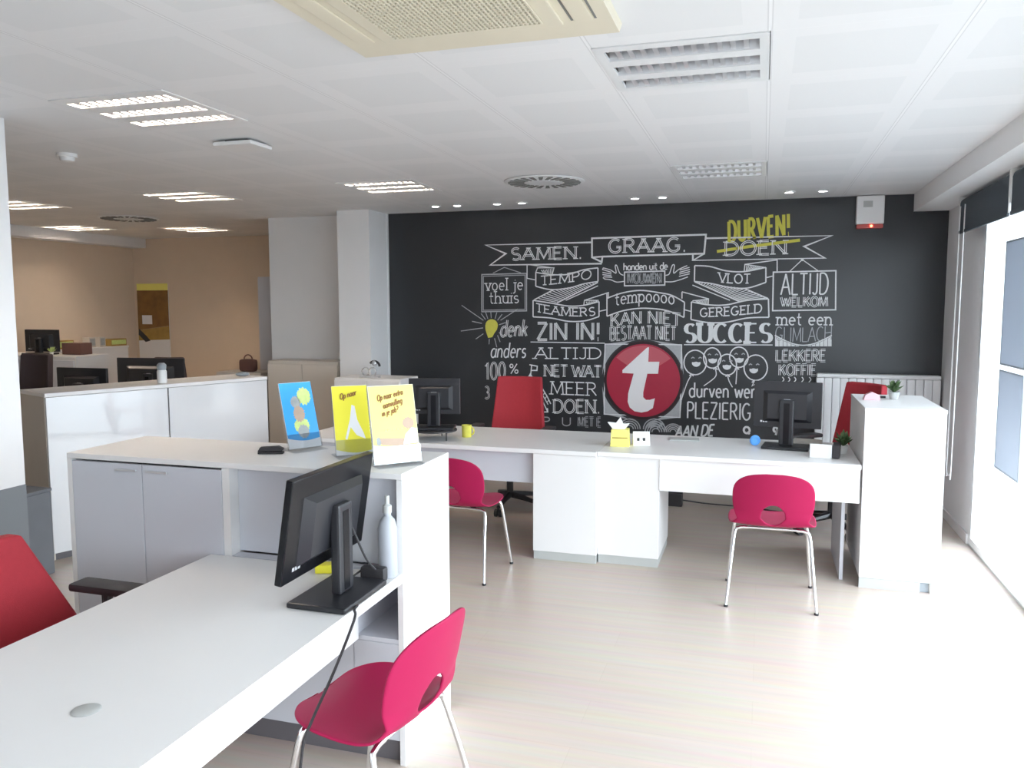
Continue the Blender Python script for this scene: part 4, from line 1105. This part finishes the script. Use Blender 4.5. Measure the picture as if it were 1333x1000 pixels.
# ---------------------------------------------------------------- things on the front cabinet
def leaflet(kind, loc, rz, w, h, lab_leaf, lab_hold, tilt=.30):
    t = thing('leaflet_holder', lab_hold, 'leaflet holder', loc, rz, 'clear leaflet holders')
    X = Matrix.Translation((0, .0, .006)) @ Matrix.Rotation(-tilt, 4, 'X')
    b = MB(); b.box(-w/2, w/2, -.05, .085, 0, .003); b.build('holder_foot', M['acrylic'], t)
    b = MB(); b.box(-w/2, w/2, .003, .006, 0, h*.98, mtx=X); b.build('holder_back', M['acrylic'], t)
    b = MB(); b.box(-w/2, w/2, -.010, -.008, 0, h*.22, mtx=X); b.build('holder_pocket', M['acrylic'], t)
    l = thing('leaflet', lab_leaf, 'leaflet', loc, rz, 'leaflets on the front cabinet')
    base = {'blue': 'blue_paper', 'yellow': 'yellow_paper', 'pale': 'pale_yellow'}[kind]
    MB().box(-w/2+.003, w/2-.003, -.004, .0015, .002, h, mtx=X).build('leaflet_sheet', M['paper'], l)
    def pr(poly, m, name, d=0):
        b = MB(); yf = -.0043-.0004*d
        b.prism([(x*w/2*.955, z*h) for x, z in poly], lambda x, z: X @ Vector((x, yf, z)), lambda x, z: X @ Vector((x, yf-.0003, z)))
        return b.build(name, M[m], l)
    low = {'blue': .14, 'yellow': .06, 'pale': .22}[kind]
    pr([(-1, low+.03)]+[(-1+2*i/10, low-.04*math.sin(PI*i/10)+.03*(1-i/10)) for i in range(1, 10)]+[(1, low), (1, .995), (-1, .995)], base, 'leaflet_print')
    def blob(cx, cz, rx, rz_, m, name, d, wob=.14, n=40, ph=0):
        pr([(cx+rx*math.cos(k*2*PI/n)*(1+wob*math.sin(3*k+ph)), cz+rz_*math.sin(k*2*PI/n)*(1+wob*math.cos(2*k+ph))) for k in range(n)], m, name, d)
    def words(lines, m, hh):
        b = MB()
        for (txt, x0, z0, x1, z1) in lines:
            st, W_ = glyph_strokes(txt, .15)
            for ch, s_ in st:
                P = [Vector((x0*w/2+(x1-x0)*w/2*p[0]/W_, z0*h+(z1-z0)*h*p[0]/W_+p[1]*hh)) for p in s_]
                for p, q in zip(P, P[1:]):
                    d = (q-p)
                    if d.length < 1e-5: continue
                    n = Vector((-d.y, d.x)).normalized()*hh*.10
                    b.bm.faces.new([b.bm.verts.new(X @ Vector((c.x, -.0062, c.y))) for c in (p+n, q+n, q-n, p-n)])
        b.build('lettering', M[m], l)
    if kind == 'blue':
        blob(.42, .78, .42, .13, 'green_print', 'printed_splash', 1)
        blob(-.15, .70, .30, .09, 'grey_print', 'printed_bird', 1, ph=1)
        blob(-.05, .52, .34, .12, 'skin_print', 'printed_figure', 2, ph=2)
        blob(0, .34, .46, .12, 'green_print', 'printed_dress', 1, ph=3)
        blob(.05, .25, .34, .10, 'grey_print', 'printed_legs', 2, ph=.5)
    elif kind == 'yellow':
        words([('Op naar', -.55, .80, .35, .86)], 'brown_ink', .022)
        pr([(.05, .72), (.22, .70), (.30, .50), (.62, .30), (.70, .22), (.2, .28), (-.1, .40), (-.35, .22), (-.45, .24), (-.1, .52)], 'paper', 'printed_figure', 1)
    else:
        words([('Op naar extra', -.62, .80, .48, .87), ('aanvulling', -.40, .70, .42, .76), ('in je job?', -.48, .60, .22, .655)], 'brown_ink', .022)
        words([('op zoek naar een job', -.42, .415, .35, .43)], 'grey_print', .005)
        blob(.62, .50, .26, .075, 'skin_print', 'printed_hand', 2, wob=.12)
        pr([(-.72, .33), (.35, .31), (.42, .25), (.30, .21), (-.60, .24), (-.78, .28)], 'skin_print', 'printed_arm', 2)
        pr([(.30, .23), (.98, .24), (.98, .42), (.75, .44), (.45, .36)], 'paper', 'printed_sleeve', 3)
        pr([(-.85, .33), (-.72, .345), (-.66, .28), (-.70, .23), (-.85, .25)], 'grey_print', 'printed_fist', 3)
leaflet('blue', (-1.765, 2.88, 1.071), 1.06, .15, .275, 'blue leaflet with a drawn figure, leftmost of the three on the front cabinet', 'clear holder under the blue leaflet on the front cabinet')
leaflet('yellow', (-1.50, 2.80, 1.071), .72, .145, .275, 'bright yellow leaflet standing between the blue one and the pale one', 'clear holder under the bright yellow middle leaflet')
leaflet('pale', (-1.27, 2.70, 1.071), .82, .185, .29, 'pale yellow leaflet with brown handwriting, rightmost on the front cabinet', 'clear holder under the rightmost pale yellow leaflet', .24)

t = thing('stapler', 'small black stapler lying on the front cabinet left of the blue leaflet', 'stapler', (-1.85, 2.765, 1.071), .35)
MB().box(-.05, .05, -.014, .014, 0, .008, .003).build('stapler_base', M['black_matte'], t)
b = MB(); b.prism([(-.05, .010), (.045, .012), (.05, .02), (.03, .030), (-.04, .026)], lambda x, z: (x, -.013, z), lambda x, z: (x, .013, z)); b.build('stapler_arm', M['black_matte'], t)
MB().tube([(-.042, -.01, .009), (-.042, .01, .009)], .006, 8).build('stapler_hinge', M['black_matte'], t)

# things on the near desk
t = thing('bottle', 'pale translucent bottle standing behind the near monitor', 'bottle', (-1.225, 2.512, .716))
MB().lathe([(0, 0), (.031, 0), (.034, .01), (.034, .17), (.026, .20), (.013, .215), (.013, .225), (0, .225)], seg=24).build('bottle_body', mat('translucent_grey', (.42, .44, .48), .35), t, smooth=True)
MB().lathe([(0, .2255), (.016, .2255), (.016, .25), (.008, .256), (.008, .285), (0, .285)], seg=18).build('bottle_cap', M['plinth'], t, smooth=True)
t = thing('power_adapter', 'black power adapter lump beside the near monitor stand', 'power adapter', (-1.25, 2.454, .716), 0.0)
MB().box(-.045, .045, -.019, .019, 0.0, .05, .01).build('adapter_case', M['black_matte'], t, smooth=True)
MB().tube(bez([(.02, -.03, .05), (.0, -.06, .10), (-.04, -.09, .22), (-.09, -.10, .30)], 6), .004, 6).build('adapter_cord', M['black_matte'], t, smooth=True)
MB().tube(bez([(-.05, 0, .03), (-.075, -.04, .008), (-.06, -.07, .006), (-.11, -.08, .05), (-.10, -.07, .02)], 6), .0035, 6).build('adapter_cord', M['black_matte'], t, smooth=True)
b = MB().box(-.035, .035, -.025, .025, 0, .03, .004); o = b.build('note_block', M['yellow_paper'], loc=(-1.455, 2.49, .716), rot=(0, 0, .3)); tag(o, 'yellow note block under the near black monitor', 'note block')
t = thing('cable', 'thin black cable hanging from the near desk edge to the floor', 'cable', (-1.183, 2.18, .722))
c = [(-.002, .03, .0), (.004, .0, -.002), (.008, -.012, -.03), (.0, -.12, -.14), (-.010, -.235, -.24), (-.02, -.27, -.30), (-.03, -.285, -.45), (-.04, -.28, -.60), (-.05, -.27, -.70), (-.03, -.24, -.714)]
MB().tube(bez(c, 6), .0045, 6).build('cable_sheath', M['black_matte'], t, smooth=True)
MB().tube([(-.040, -.28, -.60), (-.046, -.274, -.66)], .009, 8).build('cable_plug', M['white_pl'], t, smooth=True)

# ---------------------------------------------------------------- things on the rear desks
t = thing('monitor_riser', 'round dark stand on thin legs under the dim monitor on the left rear desk', 'monitor stand', (-2.17, 5.22, .731))
MB().cyl((0, 0), .155, .058, .069, 36).build('stand_top', M['black_matte'], t)
for a in (210, 330, 90):
    MB().tube([(.13*math.cos(math.radians(a)), .13*math.sin(math.radians(a)), 0), (.13*math.cos(math.radians(a)), .13*math.sin(math.radians(a)), .058)], .005, 8).build('leg', M['black_matte'], t)
t = thing('mug', 'small yellow mug beside the dim monitor on the left rear desk', 'mug', (-1.985, 5.36, .731))
MB().lathe([(0, 0), (.033, 0), (.036, .085), (.031, .085), (.029, .006), (0, .006)], seg=24).build('mug_body', M['chalk_yellow'], t, smooth=True)
MB().tube([(.033+.022*math.sin(k*PI/8), 0, .043+.026*math.cos(k*PI/8)) for k in range(9)], .005, 8).build('mug_handle', M['chalk_yellow'], t, smooth=True)
t = thing('tissue_box', 'yellow tissue box with a white tissue on the rear desks', 'tissue box', (-.885, 5.32, .731), .1)
b = MB(); b.prism([(-.062, 0), (.062, 0), (.056, .11), (-.056, .11)], lambda x, z: (x, -.058, z), lambda x, z: (x, .058, z)); b.build('box_body', M['pale_yellow'], t)
MB().box(-.05, .05, -.0595, -.0585, .055, .062).build('box_stripe', M['ochre_art'], t)
b = MB(); b.prism([(-.05, .1105), (.03, .1105), (.062, .15), (.02, .145), (.0, .19), (-.03, .15), (-.085, .155)], lambda x, z: (x, -.014+.06*(z-.11), z), lambda x, z: (x*.9, .006-.05*(z-.11), z)); b.build('tissue', M['paper'], t)
t = thing('desk_card', 'small white folded card with black marks right of the tissue box', 'card', (-.755, 5.38, .731), .25)
b = MB(); b.prism([(-.04, 0), (.04, 0), (0, .09)], lambda y, z: (-.055, y, z), lambda y, z: (.055, y, z)); b.build('card_sheet', M['paper'], t)
b = MB()
for x, r_ in ((-.03, .3), (.008, .5)):
    b.box(x, x+.016, -.0265, -.0255, .03, .05)
b.build('card_print', M['black_matte'], t)
o = MB().box(-.10, .10, -.06, .06, 0, .006).build('paper_stack', M['plinth'], loc=(-.50, 5.68, .731), rot=(0, 0, .1)); tag(o, 'grey flat papers on the rear desk under the words AAN DE', 'papers')
t = thing('tape_roll', 'bright blue round roll left of the right rear monitor', 'tape', (-.03, 5.56, .731), .3)
MB().tube([(.024*math.cos(k*2*PI/24), 0, .036+.024*math.sin(k*2*PI/24)) for k in range(24)], .0115, 8, closed=True).build('tape_ring', M['blue_pl'], t, smooth=True)
b = MB(); b.prism([(.020*math.cos(k*2*PI/20), .036+.020*math.sin(k*2*PI/20)) for k in range(20)], lambda x, z: (x, -.006, z), lambda x, z: (x, .006, z)); b.build('tape_core', M['blue_pl'], t)
t = thing('desk_phone', 'white desk phone with a dark end beside the right rear monitor', 'phone', (.385, 5.27, .731), -.12)
b = MB(); b.prism([(-.06, 0), (.08, 0), (.08, .035), (-.06, .085)], lambda y, z: (-.085, y, z), lambda y, z: (.04, y, z)); b.build('phone_body', M['white_pl'], t)
MB().box(.042, .085, -.055, .075, 0, .085, .008).build('handset', M['black_matte'], t)
o = MB().box(-.09, .09, -.07, .07, 0, .03, .003).build('paper_stack', M['beige_door'], loc=(.30, 5.70, .731), rot=(0, 0, -.2)); tag(o, 'beige stack of papers behind the right rear monitor', 'papers')
def plant(label, loc, r, n, hgt, pot, m='leaf', grp=None):
    t = thing('potted_plant', label, 'plant', loc, 0, grp)
    MB().lathe([(0, 0), (r*.7, 0), (r, hgt*.35), (r*.86, hgt*.35), (r*.8, hgt*.30), (0, hgt*.30)], seg=20).build('pot', M[pot], t, smooth=True)
    b = MB(); rnd = random.Random(label)
    for k in range(n):
        a = rnd.random()*2*PI; e = .5+rnd.random()*.9; L_ = hgt*(.45+.4*rnd.random())
        base = Vector((0, 0, hgt*.3)); d = Vector((math.cos(a)*math.cos(e), math.sin(a)*math.cos(e), math.sin(e)))
        sd = d.cross(Vector((0, 0, 1))).normalized()*L_*.14
        tip = base+d*L_+Vector((0, 0, -.1*L_))
        mid = base+d*L_*.55+Vector((0, 0, .05*L_)); up_ = sd.cross(d).normalized()*L_*.04
        vs = [b.bm.verts.new(v) for v in (base, mid+sd-up_, tip, mid-sd-up_, mid+up_)]
        for f in ((0, 1, 4), (1, 2, 4), (2, 3, 4), (3, 0, 4)): b.bm.faces.new([vs[i] for i in f])
    b.build('foliage', M[m], t)
    return t
plant('tiny plant with thin leaves at the right end of the right rear desk', (.50, 5.42, .731), .03, 26, .15, 'white_pl')
plant('small green plant in a clay pot on top of the tall white end cabinet', (.80, 5.58, 1.066), .035, 34, .13, 'plinth')
o = MB().box(-.06, .06, -.006, .006, 0, .012, .003).build('pen', M['black_matte'], loc=(.70, 5.62, 1.066), rot=(0, 0, .2)); tag(o, 'black pen lying on the tall white end cabinet', 'pen')
t = thing('sticky_tape_dispenser', 'pale pink dispenser on the tall white end cabinet left of the plant', 'dispenser', (.66, 5.50, 1.066), .2)
b = MB(); b.prism([(-.05, 0), (.05, 0), (.045, .03), (.0, .05), (-.04, .03)], lambda x, z: (x, -.015, z), lambda x, z: (x, .015, z)); b.build('dispenser_body', mat('pale_pink_plastic', (.66, .40, .44), .4, noise=.03), t)
MB().tube([(0, -.012, .026), (0, .0165, .026)], .014, 14).build('dispenser_roll', M['white_pl'], t)
t = thing('socket_box', 'black socket box on the floor under the right rear desk', 'socket box', (-.66, 6.75, 0))
MB().box(-.06, .06, -.04, .04, 0, .11, .006).build('box_case', M['black_matte'], t)
MB().tube(bez([(.06, 0, .05), (.25, .02, .03), (.55, .03, .02), (.85, .0, .006)], 6), .006, 6).build('box_cord', M['black_matte'], t, smooth=True)

# radiator under the right end of the black wall
t = thing('radiator', 'white ribbed radiator against the black wall at the right', 'radiator', (.91, 7.27, 0))
for k in range(15):
    x = -.44+k*.88/14
    b = MB(); b.box(x-.0305, x+.0305, -.035, .035, .14, 1.055, .010); b.build('radiator_rib', M['white_metal'], t, smooth=True)
MB().box(-.47, .47, -.05, .045, 1.056, 1.09, .014).build('radiator_top', M['white_metal'], t, smooth=True)
for s in (-1, 1): MB().tube([(s*.40, 0, 0), (s*.40, 0, .139)], .012, 10).build('radiator_foot', M['white_metal'], t)

# white and beige cupboards in front of the column and the partition
t = thing('cupboard', 'low white cupboard behind the yellow leaflets, before the column', 'cupboard', (-3.22, 6.45, 0))
MB().box(-.42, .22, 0, .38, .05, 1.02, .004).build('cupboard_body', M['white_lam'], t)
MB().box(-.41, .21, .01, .37, 0, .049).build('plinth', M['plinth'], t)
for x0, x1 in ((-.415, -.103), (-.097, .215)): MB().box(x0, x1, -.018, -.001, .06, 1.0, .002).build('door', M['white_lam'], t)
t = thing('cupboard', 'beige cupboard with two doors against the pale partition wall', 'cupboard', (-4.28, 6.99, 0))
MB().box(-.40, .38, 0, .32, .05, 1.12, .003).build('cupboard_body', M['beige_door'], t)
for x0, x1 in ((-.395, -.012), (-.008, .375)): MB().box(x0, x1, -.018, -.001, .06, 1.09, .002).build('door', M['beige_door'], t)
t = thing('ornament', 'small silver ornament with rings on the low white cupboard', 'ornament', (-3.33, 6.55, 1.021))
MB().ball((.035, 0, .128), .026).build('ornament_ball', M['silver'], t, smooth=True)
MB().tube([(.035+.05*math.cos(a*PI/10), 0, .10+.045*math.sin(a*PI/10)) for a in range(0, 9)], .011, 8).build('ornament_arch', M['black_matte'], t, smooth=True)
for x in (-.06, .01):
    MB().tube([(x+.035*math.cos(k*PI/10), .01, .05+.038*math.sin(k*PI/10)) for k in range(20)], .006, 8, closed=True).build('ornament_ring', M['chrome'], t, smooth=True)
MB().box(-.10, .08, -.03, .03, 0, .016, .004).build('ornament_base', M['silver'], t)

# ---------------------------------------------------------------- staff side and back room
def on_counter(x, y, z=1.101):
    return (-4.37+x*math.cos(ang)-y*math.sin(ang), 4.06+x*math.sin(ang)+y*math.cos(ang), z)
t = thing('sanitizer_bottle', 'white bottle with a dark cap on the glossy staff counter', 'bottle', on_counter(.84, .12))
MB().lathe([(0, 0), (.032, 0), (.034, .01), (.034, .085), (.028, .095), (0, .095)], seg=20).build('bottle_body', M['white_pl'], t, smooth=True)
MB().lathe([(0, .0955), (.030, .0955), (.033, .13), (.020, .145), (0, .145)], seg=20).build('bottle_cap', M['gasket'], t, smooth=True)
o = MB().ball((0, 0, .018), .055, .035, .018).build('computer_mouse', M['gasket'], smooth=True, loc=on_counter(1.52, .16), rot=(0, 0, .4)); tag(o, 'dark grey mouse at the far end of the glossy staff counter', 'mouse')
t = thing('desk', 'work desk hidden behind the glossy staff counter, under two black monitors', 'desk', (-5.35, 5.69, 0))
MB().box(-.75, .72, -.6, .75, .70, .73, .003).build('desk_top', M['white_lam'], t)
for x in (-.70, .67):
    for y in (-.55, .70): MB().box(x-.02, x+.02, y-.02, y+.02, 0, .699).build('leg', M['silver'], t)
monitor('wide black monitor behind the white bottle on the staff counter', (-5.17, 5.88, .731), .1, w=.66, h=.36, zb=.11)
monitor('black monitor near the left end of the staff counter', (-5.26, 5.2, .731), .0, w=.50, h=.32, zb=.11)
def dark_chair(label, loc, rz, bh, bw):
    t = office_chair(label, loc, rz, 'dark office chairs', bh=bh, bw=bw, arms=False)
    for c in kids(t):
        if c.name.startswith(('seat', 'backrest')):
            c.data.materials.clear(); c.data.materials.append(M['dark_brown'])
    return t
dark_chair('dark office chair with narrow back at the left end of the staff counter', (-5.33, 4.64, 0), PI+.1, (.58, 1.29), (.125, .14))
dark_chair('dark office chair beyond the wide black monitor in the back room', (-5.50, 6.78, 0), .2, (.58, 1.17), (.14, .17))
t = thing('cabinet', 'white waist-high cabinet in the back room with a monitor on it', 'cabinet', (-7.28, 6.55, 0))
MB().box(-.68, .66, 0, .42, 0, 1.135).build('cabinet_body', M['white_lam'], t); MB().box(-.69, .67, -.01, .43, 1.136, 1.155, .003).build('cabinet_top', M['white_lam'], t)
MB().box(-.66, .64, -.016, -.001, .06, 1.11, .002).build('door', M['grey_lam'], t)
monitor('small black monitor on the far white cabinet, beside the white pier', (-7.22, 6.66, 1.156), 0, w=.44, h=.23, zb=.03)
o = MB().box(-.12, .12, -.08, .08, 0, .12, .004).build('storage_box', M['terracotta'], loc=(-6.90, 6.85, 1.156)); tag(o, 'brown box on the far white cabinet right of the small monitor', 'box')
plant('little yellow green plant on the far white cabinet under the small monitor', (-6.98, 6.60, 1.156), .02, 22, .10, 'white_pl', 'green_print')
t = thing('shelf_unit', 'low pale shelf unit along the cream wall of the back room', 'shelf', (-7.88, 7.85, 0))
MB().box(-.20, .18, -.56, .60, 0, 1.14).build('shelf_body', M['white_lam'], t); MB().box(-.205, .19, -.565, .605, 1.141, 1.165, .003).build('shelf_top', M['white_lam'], t)
for y, w_, hh, lb in ((-.40, .32, .10, 'green and beige flat box, leftmost on the back room shelf'), (.04, .10, .12, 'small standing card, second from the left on the back room shelf'), (.20, .09, .12, 'small standing card, third from the left on the back room shelf'), (.46, .26, .09, 'low green planter box, rightmost on the back room shelf')):
    o = thing('display_box', lb, 'box', (-7.76, 7.85+y, 1.166))
    MB().box(-.05, .05, -w_/2, w_/2, 0, hh, .003).build('box_body', M['beige_door'] if hh > .11 else M['ochre_art'], o)
    MB().box(.0505, .0515, -w_/2+.012, w_/2-.012, .02, hh-.015).build('box_print', M['grey_print'] if hh > .11 else M['green_print'], o)
t = thing('poster', 'tall brown and ochre poster with white lower part on the back room wall', 'poster', (-7.80, YB, .94))
MB().box(-.25, .25, -.012, -.001, 0, 1.02, .002).build('poster_board', M['paper'], t)
MB().box(-.25, .25, -.0135, -.0122, .93, 1.02).build('poster_heading', M['pale_yellow'], t)
b = MB(); b.prism([(-.25, .40), (.25, .46), (.25, .93), (-.25, .93)], lambda x, z: (x, -.0122, z), lambda x, z: (x, -.0135, z)); b.build('poster_picture', M['brown_art'], t)
b = MB(); b.prism([(-.25, .26), (.25, .28), (.25, .459), (-.25, .399)], lambda x, z: (x, -.0122, z), lambda x, z: (x, -.0135, z)); b.build('poster_picture', M['ochre_art'], t)
MB().box(-.18, -.02, -.0145, -.0136, .48, .60).build('poster_note', M['paper'], t)
b = MB(); b.prism([(-.24, .42), (-.12, .32), (-.06, .26), (-.14, .24), (-.25, .34)], lambda x, z: (x, -.0136, z), lambda x, z: (x, -.0145, z)); b.build('poster_shape', M['black_matte'], t)
t = thing('cabinet', 'low beige cabinet in the back room carrying the red bag', 'cabinet', (-5.18, 7.2, 0))
MB().box(-.27, .27, 0, .38, 0, .975, .003).build('cabinet_body', M['beige_door'], t); MB().box(-.26, .26, -.016, -.001, .05, .95, .002).build('door', M['beige_door'], t)
t = thing('bag', 'small brownish red bag on the low beige cabinet in the back room', 'bag', (-5.14, 7.32, .976))
b = MB(); b.box(-.09, .09, -.045, .045, 0, .13, .03); b.build('bag_body', M['terracotta'], t, smooth=True)
MB().tube([(.05*math.cos(k*PI/8), 0, .125+.05*math.sin(k*PI/8)) for k in range(9)], .007, 6).build('bag_handle', M['terracotta'], t, smooth=True)
t = thing('tall_cabinet', 'tall grey cabinet in the back room at the edge of the pale partition', 'cabinet', (-4.98, 7.62, 0))
MB().box(-.22, .30, 0, .40, 0, 1.97, .003).build('cabinet_body', M['grey_lam'], t); MB().box(-.21, .29, -.018, -.001, .05, 1.95, .002).build('door', M['grey_lam'], t)
t = thing('waste_box', 'dark grey box on the floor between the white pier and staff counter', 'box', (-4.43, 3.79, 0))
MB().box(-.26, .25, -.10, .10, 0, .52, .006).build('box_body', M['grey_fab'], t); MB().box(-.265, .255, -.105, .105, .521, .54, .004).build('box_lid', M['grey_fab'], t)
